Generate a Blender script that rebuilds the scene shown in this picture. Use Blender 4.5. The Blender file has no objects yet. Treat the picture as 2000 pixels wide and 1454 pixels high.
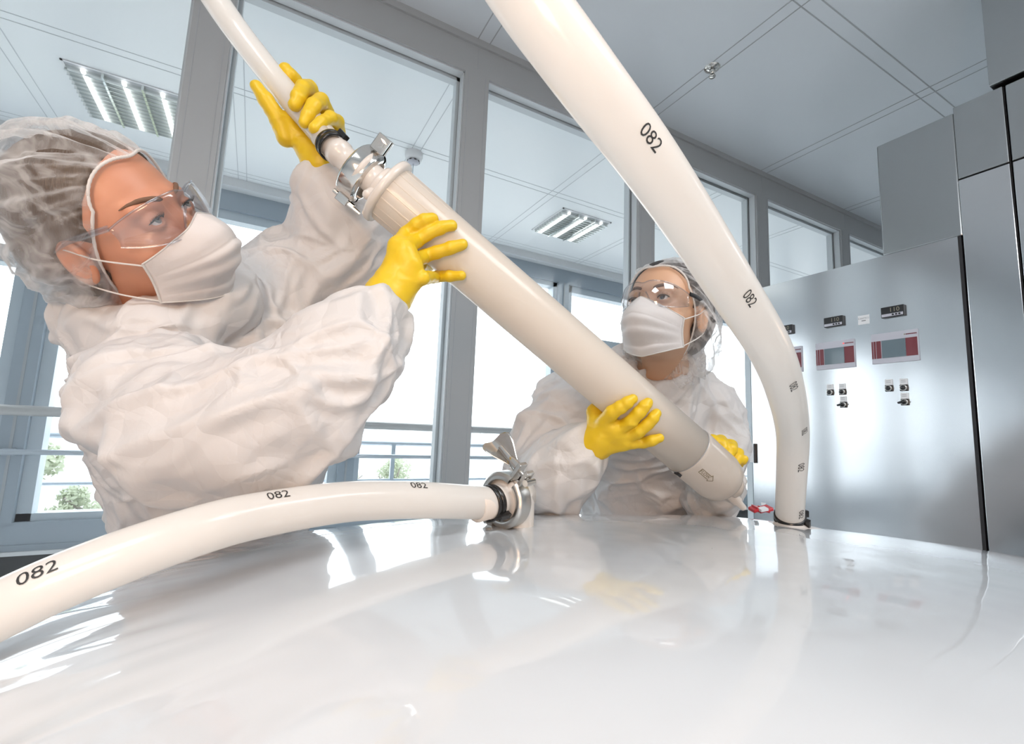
import bpy, bmesh, math, numpy as np
from mathutils import Matrix, Vector
S = bpy.context.scene
COL = S.collection
# ---------------------------------------------------------------- camera
CH = 1.12
FPX = 927.0
PI_, RO, YA = 0.12557, 0.04123, 0.49249
FW = np.array([math.sin(YA)*math.cos(PI_), math.cos(YA)*math.cos(PI_), math.sin(PI_)])
_r = np.cross(FW, [0, 0, 1.]); _r /= np.linalg.norm(_r); _u = np.cross(_r, FW)
RT = _r*math.cos(RO)+_u*math.sin(RO); UP = -_r*math.sin(RO)+_u*math.cos(RO)
CAM = np.array([0, 0, CH])
def ray(x, y): return FW+RT*(x-1000)/FPX-UP*(y-727)/FPX
def P(x, y, d): return CAM+ray(x, y)*d            # a place in the room: direction from the tripod and distance
def onplane(x, y, ax, v):
    r = ray(x, y); return CAM+r*((v-CAM[ax])/r[ax])
def proj(p):
    p = np.asarray(p)-CAM; d = p@FW
    return np.stack([1000+FPX*(p@RT)/d, 727-FPX*(p@UP)/d], -1)
cd = bpy.data.cameras.new('camera'); cam = bpy.data.objects.new('camera', cd); COL.objects.link(cam)
cd.sensor_width = 36; cd.lens = FPX/2000*36; cd.clip_start = .02; cd.clip_end = 300
m = Matrix.Identity(4)
for i in range(3):
    m[i][0] = RT[i]; m[i][1] = UP[i]; m[i][2] = -FW[i]; m[i][3] = CAM[i]
cam.matrix_world = m
S.camera = cam
# ---------------------------------------------------------------- world, light, exposure
S.view_settings.view_transform = 'Standard'; S.view_settings.look = 'None'
S.view_settings.exposure = 0.5; S.view_settings.gamma = 1.0; S.view_settings.use_curve_mapping = False
w = bpy.data.worlds.new('sky'); S.world = w; w.use_nodes = True
wn = w.node_tree.nodes; wl = w.node_tree.links
wn['Background'].inputs[0].default_value = (0.93, 0.965, 1.0, 1); wn['Background'].inputs[1].default_value = 3.0
def area(name, loc, target, size, power, col, sy=None):
    l = bpy.data.lights.new(name, 'AREA'); l.energy = power; l.color = col
    l.shape = 'RECTANGLE'; l.size = size; l.size_y = sy or size
    o = bpy.data.objects.new(name, l); COL.objects.link(o); o.location = loc
    o.rotation_euler = (Vector(target)-Vector(loc)).to_track_quat('-Z', 'Y').to_euler()
    return o
area('warm_studio_lamp', (-.55, -.6, 1.35), (.1, 1.0, 1.25), .4, 7.5, (1.0, .64, .40))
area('room_fill_light', (-1.2, -1.2, 3.0), (-1.2, -1.2, 0), 1.1, 22, (.94, .97, 1))  # pair of added fill lights that brighten the near room
area('room_fill_light', (1.1, -1.2, 3.0), (1.1, -1.2, 0), 1.1, 21, (.94, .97, 1))
# ---------------------------------------------------------------- materials
def mat(name, col=(.8, .8, .8), rough=.5, metal=0., **k):
    mt = bpy.data.materials.new(name); mt.use_nodes = True
    b = mt.node_tree.nodes['Principled BSDF']
    b.inputs['Base Color'].default_value = (*col, 1); b.inputs['Roughness'].default_value = rough
    b.inputs['Metallic'].default_value = metal
    for a, v in k.items():
        b.inputs[a.replace('_', ' ')].default_value = v
    return mt
def N(mt, t, **k):
    n = mt.node_tree.nodes.new(t)
    for a, v in k.items():
        if a in n.inputs: n.inputs[a].default_value = v
        else: setattr(n, a, v)
    return n
def bump(mt, kind='noise', scale=20, strength=.3, dist=.01, coords='Object', stretch=(1, 1, 1), detail=4, extra=None):
    nt = mt.node_tree; L = nt.links
    b = nt.nodes['Principled BSDF']
    tc = N(mt, 'ShaderNodeTexCoord'); mp = N(mt, 'ShaderNodeMapping'); mp.inputs['Scale'].default_value = stretch
    L.new(tc.outputs[coords], mp.inputs[0])
    if kind == 'noise':
        t = N(mt, 'ShaderNodeTexNoise', Scale=scale, Detail=detail); L.new(mp.outputs[0], t.inputs['Vector']); out = t.outputs[0]
    if kind == 'crease':
        n0 = N(mt, 'ShaderNodeTexNoise', Scale=scale*.5, Detail=2.); L.new(mp.outputs[0], n0.inputs['Vector'])
        ad = N(mt, 'ShaderNodeVectorMath', operation='MULTIPLY_ADD'); ad.inputs[1].default_value = (.09, .09, .09); L.new(n0.outputs['Color'], ad.inputs[0]); L.new(mp.outputs[0], ad.inputs[2])
        t = N(mt, 'ShaderNodeTexNoise', Scale=scale, Detail=3., Roughness=.45, Distortion=.6); t.noise_type = 'RIDGED_MULTIFRACTAL'; L.new(ad.outputs[0], t.inputs['Vector'])
        t3 = N(mt, 'ShaderNodeTexNoise', Scale=scale*9, Detail=5.); L.new(mp.outputs[0], t3.inputs['Vector'])
        v1 = N(mt, 'ShaderNodeTexVoronoi', Scale=scale*1.7); v1.feature = 'DISTANCE_TO_EDGE'; v2 = N(mt, 'ShaderNodeTexVoronoi', Scale=scale*4.2); v2.feature = 'DISTANCE_TO_EDGE'
        L.new(ad.outputs[0], v1.inputs['Vector']); L.new(ad.outputs[0], v2.inputs['Vector'])
        w1 = N(mt, 'ShaderNodeMath', operation='MULTIPLY_ADD'); w1.inputs[1].default_value = 1.1; L.new(v1.outputs['Distance'], w1.inputs[0]); L.new(t.outputs[0], w1.inputs[2])
        nm = N(mt, 'ShaderNodeTexNoise', Scale=scale*.55, Detail=1.); L.new(mp.outputs[0], nm.inputs['Vector']); rm = N(mt, 'ShaderNodeMapRange'); rm.inputs['From Min'].default_value = .45; rm.inputs['From Max'].default_value = .65; L.new(nm.outputs[0], rm.inputs[0])
        pm = N(mt, 'ShaderNodeMath', operation='MULTIPLY'); L.new(v2.outputs['Distance'], pm.inputs[0]); L.new(rm.outputs[0], pm.inputs[1])
        w2 = N(mt, 'ShaderNodeMath', operation='MULTIPLY_ADD'); w2.inputs[1].default_value = .55; L.new(pm.outputs[0], w2.inputs[0]); L.new(w1.outputs[0], w2.inputs[2]); t = w2
        m2 = N(mt, 'ShaderNodeMath', operation='MULTIPLY_ADD'); m2.inputs[1].default_value = .03; L.new(t3.outputs[0], m2.inputs[0]); L.new(t.outputs[0], m2.inputs[2]); out = m2.outputs[0]
    bp = N(mt, 'ShaderNodeBump', Strength=strength, Distance=dist)
    L.new(out, bp.inputs['Height']); L.new(bp.outputs[0], b.inputs['Normal'])
    return bp
M = {}
M['frame'] = mat('painted_grey_frame', (.42, .43, .435), .42)
M['frame_lit'] = mat('lit_reveal_frame', (.60, .63, .65), .4)  # paler copy of the frame paint, light on the reveals put into the colour
M['facade'] = mat('blue_grey_window_frame', (.36, .415, .47), .45)
M['facade_light'] = mat('light_blue_grey_casement', (.52, .58, .63), .4)
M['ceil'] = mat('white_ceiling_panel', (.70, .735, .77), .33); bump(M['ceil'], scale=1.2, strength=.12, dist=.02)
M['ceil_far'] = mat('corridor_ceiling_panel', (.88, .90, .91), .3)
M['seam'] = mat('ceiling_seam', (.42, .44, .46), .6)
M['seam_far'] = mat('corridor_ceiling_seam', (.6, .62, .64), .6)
M['wall'] = mat('white_wall', (.74, .75, .76), .6)
M['floor'] = mat('light_floor', (.80, .81, .82), .3)
M['dark'] = mat('dark_plinth', (.02, .02, .022), .6)
M['chrome'] = mat('polished_steel', (.72, .69, .65), .12, 1.)
M['satin'] = mat('satin_steel', (.60, .585, .56), .3, 1.)
M['rail'] = mat('rail_steel', (.52, .51, .50), .3, .3)
M['pipe'] = mat('pipe_steel', (.50, .55, .60), .35, .3)
def brushed(name, c, r):
    mt = mat(name, c, r, 1.)
    nt = mt.node_tree; b = nt.nodes['Principled BSDF']
    tc = N(mt, 'ShaderNodeTexCoord'); mp = N(mt, 'ShaderNodeMapping'); mp.inputs['Scale'].default_value = (1, .6, 160)
    nt.links.new(tc.outputs['Object'], mp.inputs[0])
    t = N(mt, 'ShaderNodeTexNoise', Scale=3., Detail=5.); nt.links.new(mp.outputs[0], t.inputs['Vector'])
    mr = N(mt, 'ShaderNodeMapRange'); mr.inputs['To Min'].default_value = r-.01; mr.inputs['To Max'].default_value = r+.02
    nt.links.new(t.outputs[0], mr.inputs[0]); nt.links.new(mr.outputs[0], b.inputs['Roughness'])
    bp = N(mt, 'ShaderNodeBump', Strength=.03, Distance=.0005); nt.links.new(t.outputs[0], bp.inputs['Height']); nt.links.new(bp.outputs[0], b.inputs['Normal'])
    return mt
M['panel'] = brushed('brushed_steel_panel', (.66, .67, .685), .16)
M['panel_dim'] = brushed('brushed_steel_dimmed', (.46, .475, .48), .26)  # darker steel: dim ceiling reflection on upper cabinets put into the colour
M['gap'] = mat('black_gap', (.015, .014, .016), .5)
M['black'] = mat('black_plastic', (.018, .018, .02), .35)
M['black_gloss'] = mat('black_nylon_tie', (.012, .012, .013), .22)
M['lgrey'] = mat('light_grey_plastic', (.55, .55, .61), .4)
M['maroon'] = mat('maroon_foil', (.19, .035, .045), .35)
M['screen'] = mat('grey_lcd', (.16, .21, .24), .08)
M['white'] = mat('white_plastic', (.85, .85, .86), .4)
M['digit'] = mat('segment_digits', (.30, .27, .20), .4)
M['ink'] = mat('black_ink', (.03, .03, .03), .5)
M['ink2'] = mat('brown_ink', (.16, .13, .06), .5)
M['greytext'] = mat('grey_print', (.28, .29, .3), .5)
M['red'] = mat('red_foil', (.55, .02, .03), .35)
led = mat('red_led', (.9, .02, .02), .3); led.node_tree.nodes['Principled BSDF'].inputs['Emission Color'].default_value = (1, .05, .05, 1)
led.node_tree.nodes['Principled BSDF'].inputs['Emission Strength'].default_value = 1.5; M['led'] = led
def translucent(name, col, tcol, f_trans, f_clear, rough, spec_mix=.5, bumps=None, coat=0., streaks=0):
    """diffuse + light coming through + a clear share + a glossy skin"""
    mt = mat(name, col, rough); nt = mt.node_tree; L = nt.links
    b = nt.nodes['Principled BSDF']; out = nt.nodes['Material Output']
    b.inputs['Coat Weight'].default_value = coat; b.inputs['Coat Roughness'].default_value = .06
    tr = N(mt, 'ShaderNodeBsdfTranslucent'); tr.inputs[0].default_value = (*tcol, 1)
    mx = N(mt, 'ShaderNodeMixShader'); mx.inputs[0].default_value = f_trans
    L.new(b.outputs[0], mx.inputs[1]); L.new(tr.outputs[0], mx.inputs[2])
    last = mx
    if f_clear > 0:
        tp = N(mt, 'ShaderNodeBsdfTransparent'); lw = N(mt, 'ShaderNodeLayerWeight'); lw.inputs[0].default_value = .35
        mr = N(mt, 'ShaderNodeMapRange'); mr.inputs['From Min'].default_value = 0; mr.inputs['From Max'].default_value = .8
        mr.inputs['To Min'].default_value = f_clear; mr.inputs['To Max'].default_value = f_clear*.3
        L.new(lw.outputs['Facing'], mr.inputs[0])
        m2 = N(mt, 'ShaderNodeMixShader')
        if streaks:
            tc = N(mt, 'ShaderNodeTexCoord'); ns = N(mt, 'ShaderNodeTexNoise', Scale=streaks, Detail=3., Distortion=1.5); L.new(tc.outputs['Object'], ns.inputs['Vector'])
            r2_ = N(mt, 'ShaderNodeMapRange'); r2_.inputs['From Min'].default_value = .42; r2_.inputs['From Max'].default_value = .62; r2_.inputs['To Min'].default_value = 1.; r2_.inputs['To Max'].default_value = .62
            L.new(ns.outputs[0], r2_.inputs[0]); mm = N(mt, 'ShaderNodeMath', operation='MULTIPLY'); L.new(mr.outputs[0], mm.inputs[0]); L.new(r2_.outputs[0], mm.inputs[1]); L.new(mm.outputs[0], m2.inputs[0])
        else: L.new(mr.outputs[0], m2.inputs[0])
        L.new(mx.outputs[0], m2.inputs[1]); L.new(tp.outputs[0], m2.inputs[2]); last = m2
    L.new(last.outputs[0], out.inputs[0])
    if bumps:
        bp = bump(mt, **bumps); L.new(bp.outputs[0], tr.inputs['Normal'])
    return mt
M['suit'] = translucent('white_coverall_cloth', (.77, .755, .75), (.86, .84, .83), .26, 0, .55,
                        bumps=dict(kind='crease', scale=10.5, strength=.7, dist=.0085, stretch=(1, 1, 1)))
M['cap'] = translucent('sheer_nonwoven_cap', (.9, .9, .9), (.85, .85, .85), .4, .96, .6, bumps=dict(scale=60, strength=.4, dist=.003), streaks=26)
M['cap_edge'] = translucent('gathered_cap_edge', (.84, .82, .79), (.8, .8, .8), .3, .1, .6)
M['mask'] = translucent('mask_cloth', (.86, .84, .83), (.88, .82, .80), .35, .12, .6, bumps=dict(scale=120, strength=.3, dist=.0015))
M['silicone'] = translucent('translucent_silicone', (.93, .915, .89), (.93, .90, .86), .42, 0, .22, coat=.35)
M['barb'] = translucent('milky_plastic', (.90, .85, .80), (.90, .84, .78), .3, 0, .25, coat=.3)
M['capsule'] = translucent('milky_filter_housing', (.84, .77, .69), (.86, .79, .71), .34, 0, .3, coat=.25)
M['cup'] = translucent('clearer_capsule_cup', (.78, .72, .66), (.82, .76, .70), .4, .16, .2, coat=.35)
M['glove'] = mat('yellow_glove_rubber', (.74, .50, .012), .42, Subsurface_Weight=.08); bump(M['glove'], scale=70, strength=.22, dist=.002, stretch=(1, 1, 1), detail=5)
M['skin'] = mat('skin', (.56, .255, .155), .45, Subsurface_Weight=.15); M['skin'].node_tree.nodes['Principled BSDF'].inputs['Subsurface Radius'].default_value = (.012, .005, .003)
bump(M['skin'], scale=500, strength=.12, dist=.0005)
M['skin2'] = mat('skin_tan', (.60, .36, .23), .45, Subsurface_Weight=.15); M['skin2'].node_tree.nodes['Principled BSDF'].inputs['Subsurface Radius'].default_value = (.012, .005, .003)
M['hair'] = mat('brown_hair', (.075, .048, .03), .45); bump(M['hair'], scale=60, strength=.5, dist=.004, stretch=(6, 1, 1))
M['hair2'] = mat('black_hair', (.035, .03, .028), .4); bump(M['hair2'], scale=60, strength=.5, dist=.004, stretch=(6, 1, 1))
M['sclera'] = mat('eye_white', (.78, .74, .72), .12, Coat_Weight=1.)
M['iris'] = mat('grey_iris', (.16, .19, .19), .15, Coat_Weight=1.)
M['iris2'] = mat('brown_iris', (.05, .03, .02), .15, Coat_Weight=1.)
M['pupil'] = mat('pupil', (.005, .005, .005), .05, Coat_Weight=1.)
M['lid'] = mat('lashes', (.02, .015, .012), .6)
M['bag'] = mat('white_glossy_film', (.605, .635, .665), .22, Coat_Weight=1., Coat_Roughness=.035, Coat_IOR=1.6)
bump(M['bag'], scale=4, strength=.35, dist=.008, detail=3)
L = M['bag'].node_tree.links; L.new(M['bag'].node_tree.nodes['Bump'].outputs[0], M['bag'].node_tree.nodes['Principled BSDF'].inputs['Coat Normal'])
def clear(name, tint=(1, 1, 1), refl=.06, rough=0.):
    mt = bpy.data.materials.new(name); mt.use_nodes = True; nt = mt.node_tree; nt.nodes.clear(); L = nt.links
    out = nt.nodes.new('ShaderNodeOutputMaterial'); t = nt.nodes.new('ShaderNodeBsdfTransparent'); t.inputs[0].default_value = (*tint, 1)
    g = nt.nodes.new('ShaderNodeBsdfGlossy'); g.inputs['Roughness'].default_value = rough
    lw = nt.nodes.new('ShaderNodeLayerWeight'); lw.inputs[0].default_value = .25
    mr = nt.nodes.new('ShaderNodeMapRange'); mr.inputs['To Min'].default_value = refl; mr.inputs['To Max'].default_value = .4
    pw = nt.nodes.new('ShaderNodeMath'); pw.operation = 'POWER'; pw.inputs[1].default_value = 2.2
    mx = nt.nodes.new('ShaderNodeMixShader')
    L.new(lw.outputs['Facing'], pw.inputs[0]); L.new(pw.outputs[0], mr.inputs[0]); L.new(mr.outputs[0], mx.inputs[0])
    L.new(t.outputs[0], mx.inputs[1]); L.new(g.outputs[0], mx.inputs[2]); L.new(mx.outputs[0], out.inputs[0])
    return mt
M['glass'] = clear('window_glass', (.97, .985, .99), .03)
M['goggle'] = clear('clear_goggle_lens', (.93, .93, .94), .09, .02)
M['gogglerim'] = clear('clear_plastic_rim', (.85, .85, .87), .22, .04)
M['leaf'] = translucent('pale_leaves', (.42, .46, .35), (.6, .64, .48), .4, 0, .6)
M['bark'] = mat('bark', (.3, .27, .24), .8)
M['render'] = mat('pale_house_wall', (.86, .86, .86), .8)
M['hpane'] = mat('house_window_pane', (.45, .48, .52), .3)
M['ground'] = mat('pale_ground', (.5, .5, .49), .8)
def lampmat():
    mt = bpy.data.materials.new('lit_diffuser'); mt.use_nodes = True
    b = mt.node_tree.nodes['Principled BSDF']; b.inputs['Emission Color'].default_value = (1, .98, .95, 1); b.inputs['Emission Strength'].default_value = 3.0
    return mt
M['lamp'] = lampmat()
M['louvre'] = mat('mirror_louvre', (.80, .82, .80), .12, 1.)
# ---------------------------------------------------------------- object helpers
def norm(v):
    v = np.asarray(v, float); return v/(np.linalg.norm(v)+1e-12)
def tag(o, label=None, cat=None, group=None, kind=None):
    if label: o['label'] = label
    if cat: o['category'] = cat
    if group: o['group'] = group
    if kind: o['kind'] = kind
    return o
def empty(name, loc, label=None, cat=None, group=None, kind=None):
    o = bpy.data.objects.new(name, None); COL.objects.link(o); o.location = Vector(loc); o.empty_display_size = .05
    return tag(o, label, cat, group, kind)
class MB:
    def __init__(s): s.v = []; s.f = []; s.m = []; s.n = 0; s.sm = []
    def add(s, v, f, mi=0, smooth=True):
        v = np.asarray(v, float).reshape(-1, 3); s.v.append(v)
        for q in f: s.f.append([int(i)+s.n for i in q]); s.m.append(mi); s.sm.append(smooth)
        s.n += len(v); return s
    def obox(s, c, ax, h, mi=0):
        c = np.asarray(c, float); ax = np.asarray(ax, float); h = np.asarray(h, float)
        sg = np.array([[x, y, z] for z in (-1, 1) for y in (-1, 1) for x in (-1, 1)])
        v = c+(sg*h)@ax
        return s.add(v, [(0, 2, 3, 1), (4, 5, 7, 6), (0, 1, 5, 4), (2, 6, 7, 3), (0, 4, 6, 2), (1, 3, 7, 5)], mi, False)
    def box(s, lo, hi, mi=0):
        lo = np.minimum(lo, hi)*1.; hi = np.maximum(lo, hi)*1.
        return s.obox((lo+hi)/2, np.eye(3), (hi-lo)/2, mi)
    def grid(s, V, closeu=False, closev=False, mi=0, smooth=True, flip=False):
        nu, nv = V.shape[:2]; f = []
        for i in range(nu if closeu else nu-1):
            for j in range(nv if closev else nv-1):
                a, b, c, d = i*nv+j, ((i+1) % nu)*nv+j, ((i+1) % nu)*nv+(j+1) % nv, i*nv+(j+1) % nv
                f.append((a, d, c, b) if flip else (a, b, c, d))
        return s.add(V.reshape(-1, 3), f, mi, smooth)
    def lathe(s, o, a, prof, n=40, mi=0, ref=None, smooth=True, close=False):
        """prof: list of (t along axis, radius)"""
        a = norm(a); u = norm(np.cross(a, ref if ref is not None else ([0, 0, 1] if abs(a[2]) < .9 else [1, 0, 0]))); v = np.cross(a, u)
        ph = np.linspace(0, 2*math.pi, n, endpoint=False)
        V = np.array([[np.asarray(o)+a*t+(u*math.cos(p)+v*math.sin(p))*r for p in ph] for t, r in prof])
        return s.grid(V, closev=True, closeu=close, mi=mi, smooth=smooth, flip=True)
    def cyl(s, p, q, r, n=20, mi=0, r2=None):
        p = np.asarray(p, float); q = np.asarray(q, float); l = np.linalg.norm(q-p); r2 = r if r2 is None else r2
        e = min(r, r2)*.0
        return s.lathe(p, q-p, [(0, 1e-5), (0, r), (l, r2), (l, 1e-5)], n, mi, smooth=False)
    def sweep(s, pts, rad, n=12, mi=0, closed=False, flat=1.):
        V, _ = tubeframes(pts, rad, n, flat); return s.grid(V, closev=True, closeu=closed, mi=mi, flip=True)
    def ball(s, c, r, n=16, mi=0, ax=None, sc=(1, 1, 1)):
        th = np.linspace(0, math.pi, n); ph = np.linspace(0, 2*math.pi, 2*n, endpoint=False)
        d = np.array([[[math.sin(t)*math.cos(p), math.sin(t)*math.sin(p), math.cos(t)] for p in ph] for t in th])*r*np.array(sc)
        if ax is not None: d = d@np.asarray(ax)
        return s.grid(d+np.asarray(c), closev=True, mi=mi, flip=False)
    def build(s, name, mats, parent=None, label=None, cat=None, group=None, kind=None, bevel=0, flat=False, sub=0):
        me = bpy.data.meshes.new(name)
        v = np.concatenate(s.v) if s.v else np.zeros((0, 3))
        org = v.mean(0) if parent is None else np.zeros(3)
        if parent is not None:
            org = np.array(parent_world(parent))
        me.from_pydata((v-org).tolist(), [], s.f)
        for mt in (mats if isinstance(mats, (list, tuple)) else [mats]): me.materials.append(M[mt] if isinstance(mt, str) else mt)
        me.polygons.foreach_set('material_index', s.m)
        me.polygons.foreach_set('use_smooth', [False if flat else x for x in s.sm])
        me.update()
        o = bpy.data.objects.new(name, me); COL.objects.link(o)
        if parent is None: o.location = Vector(org)
        else: o.parent = parent
        if bevel:
            b = o.modifiers.new('bevel', 'BEVEL'); b.width = bevel; b.segments = 2; b.limit_method = 'ANGLE'
        return tag(o, label, cat, group, kind)
def parent_world(o):
    p = Vector((0, 0, 0))
    while o is not None: p += o.location; o = o.parent
    return p
def spline(pts, n=60):
    p = np.asarray(pts, float); k = len(p)
    if k == 2: t = np.linspace(0, 1, n)[:, None]; return p[0]*(1-t)+p[1]*t
    q = np.vstack([2*p[0]-p[1], p, 2*p[-1]-p[-2]]); out = []
    for s in np.linspace(0, k-1-1e-9, n):
        i = int(s); t = s-i; a, b, c, d = q[i:i+4]
        out.append(.5*((2*b)+(-a+c)*t+(2*a-5*b+4*c-d)*t*t+(-a+3*b-3*c+d)*t**3))
    return np.array(out)
def frames(pts, up0=None):
    p = np.asarray(pts, float); T = np.gradient(p, axis=0); T /= np.linalg.norm(T, axis=1)[:, None]+1e-12
    u = np.array(up0 if up0 is not None else ([0, 0, 1.] if abs(T[0][2]) < .9 else [1., 0, 0])); Us = []
    for t in T: u = norm(u-(u@t)*t); Us.append(u)
    Us = np.array(Us); return T, Us, np.cross(T, Us)
def tubeframes(pts, rad, n=12, flat=1.):
    p = np.asarray(pts, float); T, A, B = frames(p)
    r = np.full(len(p), rad) if np.isscalar(rad) else np.asarray(rad, float)
    ph = np.linspace(0, 2*math.pi, n, endpoint=False)
    V = p[:, None]+r[:, None, None]*(A[:, None]*np.cos(ph)[None, :, None]+B[:, None]*np.sin(ph)[None, :, None]*flat)
    return V, (T, A, B)
def capped(pts, r0, n=12):
    """points and radii of a rounded-end tube"""
    return np.asarray(pts), r0
def text_mesh(body, size, cuts=0):
    c = bpy.data.curves.new('t', 'FONT'); c.body = body; c.size = size; c.align_x = 'CENTER'; c.align_y = 'CENTER'; c.resolution_u = 3
    o = bpy.data.objects.new('t', c); COL.objects.link(o)
    dg = bpy.context.evaluated_depsgraph_get(); me = bpy.data.meshes.new_from_object(o.evaluated_get(dg))
    bm = bmesh.new(); bm.from_mesh(me)
    if cuts:
        bmesh.ops.triangulate(bm, faces=bm.faces)
        for _ in range(cuts):
            es = [e for e in bm.edges if e.calc_length() > size*.12]
            if es: bmesh.ops.subdivide_edges(bm, edges=es, cuts=1)
            bmesh.ops.triangulate(bm, faces=bm.faces)
    v = np.array([x.co[:] for x in bm.verts]); f = [[y.index for y in x.verts] for x in bm.faces]
    bm.free(); bpy.data.objects.remove(o); bpy.data.meshes.remove(me)
    return v, f
def flat_text(body, size, c, u, v, n, name, mt, parent, **k):
    tv, tf = text_mesh(body, size); u = norm(u); v = norm(v); n = norm(n)
    mb = MB(); mb.add(np.asarray(c)+tv[:, :1]*u+tv[:, 1:2]*v+n*.0006, tf, smooth=False); return mb.build(name, mt, parent, **k)
# ---------------------------------------------------------------- noise + implicit surfaces
RNG = np.random.default_rng(7)
LAT = RNG.random((32, 32, 32)).astype(np.float32)
def vnoise(p, s=0):
    p = p+s*7.31; i = np.floor(p).astype(int); f = p-i; f = f*f*(3-2*f); o = 0
    for dx in (0, 1):
        wx = f[..., 0] if dx else 1-f[..., 0]
        for dy in (0, 1):
            wy = f[..., 1] if dy else 1-f[..., 1]
            for dz in (0, 1):
                wz = f[..., 2] if dz else 1-f[..., 2]
                o = o+wx*wy*wz*LAT[(i[..., 0]+dx) % 32, (i[..., 1]+dy) % 32, (i[..., 2]+dz) % 32]
    return o*2-1
FP = RNG.random((32, 32, 32, 3))
def worley(p):
    i = np.floor(p).astype(int); f1 = np.full(len(p), 9.); f2 = f1.copy()
    for dx in (-1, 0, 1):
        for dy in (-1, 0, 1):
            for dz in (-1, 0, 1):
                j = i+[dx, dy, dz]; q = j+FP[j[:, 0] % 32, j[:, 1] % 32, j[:, 2] % 32]
                d = np.linalg.norm(p-q, axis=1); f2 = np.minimum(f2, np.maximum(f1, d)); f1 = np.minimum(f1, d)
    return f1, f2
def smin(a, b, k):
    if k <= 0: return np.minimum(a, b)
    h = np.clip(.5+.5*(b-a)/k, 0, 1); return b*(1-h)+a*h-k*h*(1-h)
class SDF:
    def __init__(s, xs, ys, zs):
        s.ax = [np.asarray(a, np.float32) for a in (xs, ys, zs)]
        s.D = np.full([len(a) for a in s.ax], .5, np.float32)
    def _sl(s, lo, hi):
        sl = [];
        for k in range(3):
            a = np.searchsorted(s.ax[k], lo[k]); b = np.searchsorted(s.ax[k], hi[k]); sl.append(slice(max(a-1, 0), b+1))
        g = np.stack(np.meshgrid(*[s.ax[k][sl[k]] for k in range(3)], indexing='ij'), -1); return tuple(sl), g
    def op(s, fn, lo, hi, k=.01, mode='u', pad=None):
        pad = max(k, .012) if pad is None else pad
        sl, g = s._sl(np.asarray(lo)-pad, np.asarray(hi)+pad)
        if g.size == 0: return
        d = fn(g).astype(np.float32)
        s.D[sl] = smin(s.D[sl], d, k) if mode == 'u' else -smin(-s.D[sl], d, k)
    def cone(s, a, b, ra, rb, k=.01, mode='u', pad=None):
        a = np.asarray(a, float); b = np.asarray(b, float); R = max(ra, rb)
        def fn(g):
            ab = b-a; t = np.clip(((g-a)@ab)/(ab@ab+1e-12), 0, 1); return np.linalg.norm(g-a-t[..., None]*ab, axis=-1)-(ra+(rb-ra)*t)
        s.op(fn, np.minimum(a, b)-R, np.maximum(a, b)+R, k, mode, pad)
    def chain(s, pts, rs, k=.01, mode='u'):
        for i in range(len(pts)-1): s.cone(pts[i], pts[i+1], rs[i], rs[i+1], k, mode)
    def ell(s, c, r, A=None, k=.01, mode='u', pad=None):
        c = np.asarray(c, float); r = np.asarray(r, float); A = np.eye(3) if A is None else A; R = max(r)
        def fn(g):
            q = (g-c)@A; k0 = np.linalg.norm(q/r, axis=-1); k1 = np.linalg.norm(q/(r*r), axis=-1)+1e-9; return k0*(k0-1)/k1
        s.op(fn, c-R, c+R, k, mode, pad)
    def mesh(s):
        D = s.D; X = s.ax; nx, ny, nz = D.shape; ins = D < 0
        cnt = np.zeros((nx-1, ny-1, nz-1), np.uint8)
        for a in (0, 1):
            for b in (0, 1):
                for c in (0, 1): cnt += ins[a:nx-1+a, b:ny-1+b, c:nz-1+c]
        act = np.argwhere((cnt > 0) & (cnt < 8)); idx = np.full((nx-1, ny-1, nz-1), -1, np.int32); idx[tuple(act.T)] = np.arange(len(act))
        acc = np.zeros((len(act), 3)); n = np.zeros(len(act))
        co = [(a, b, c) for a in (0, 1) for b in (0, 1) for c in (0, 1)]
        vals = {q: D[act[:, 0]+q[0], act[:, 1]+q[1], act[:, 2]+q[2]] for q in co}
        pos = {q: np.stack([X[k][act[:, k]+q[k]] for k in range(3)], 1) for q in co}
        for q in co:
            for k in range(3):
                if q[k]: continue
                r = list(q); r[k] = 1; r = tuple(r); a, b = vals[q], vals[r]; e = (a < 0) != (b < 0)
                t = np.where(e, a/(a-b+1e-20), 0)[:, None]; acc += np.where(e[:, None], pos[q]*(1-t)+pos[r]*t, 0); n += e
        V = acc/n[:, None]; F = []
        for k in range(3):
            u, v = [(1, 2), (2, 0), (0, 1)][k]; sh = [nx, ny, nz]
            sl0 = [slice(None)]*3; sl1 = [slice(None)]*3; sl0[k] = slice(0, -1); sl1[k] = slice(1, None)
            ch = ins[tuple(sl0)] != ins[tuple(sl1)]
            e = np.argwhere(ch); e = e[(e[:, u] > 0) & (e[:, v] > 0) & (e[:, u] < sh[u]-1) & (e[:, v] < sh[v]-1)]
            def at(du, dv):
                q = e.copy(); q[:, u] += du; q[:, v] += dv; return idx[tuple(q.T)]
            q = np.stack([at(-1, -1), at(0, -1), at(0, 0), at(-1, 0)], 1)
            fl = ins[tuple(e.T)]; q[~fl] = q[~fl][:, ::-1]; F.append(q)
        F = np.concatenate(F); q = V[F[:, 0]]; vol = (np.cross(V[F[:, 1]]-V[F[:, 0]], V[F[:, 3]]-V[F[:, 0]])*(q-V.mean(0))).sum()
        return V, (F if vol > 0 else F[:, ::-1].copy())
def vnormals(V, F):
    a = V[F[:, 2]]-V[F[:, 0]]; b = V[F[:, 3]]-V[F[:, 1]]; n = np.cross(a, b); N_ = np.zeros_like(V)
    for i in range(4): np.add.at(N_, F[:, i], n)
    return N_/(np.linalg.norm(N_, axis=1)[:, None]+1e-12)
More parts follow.
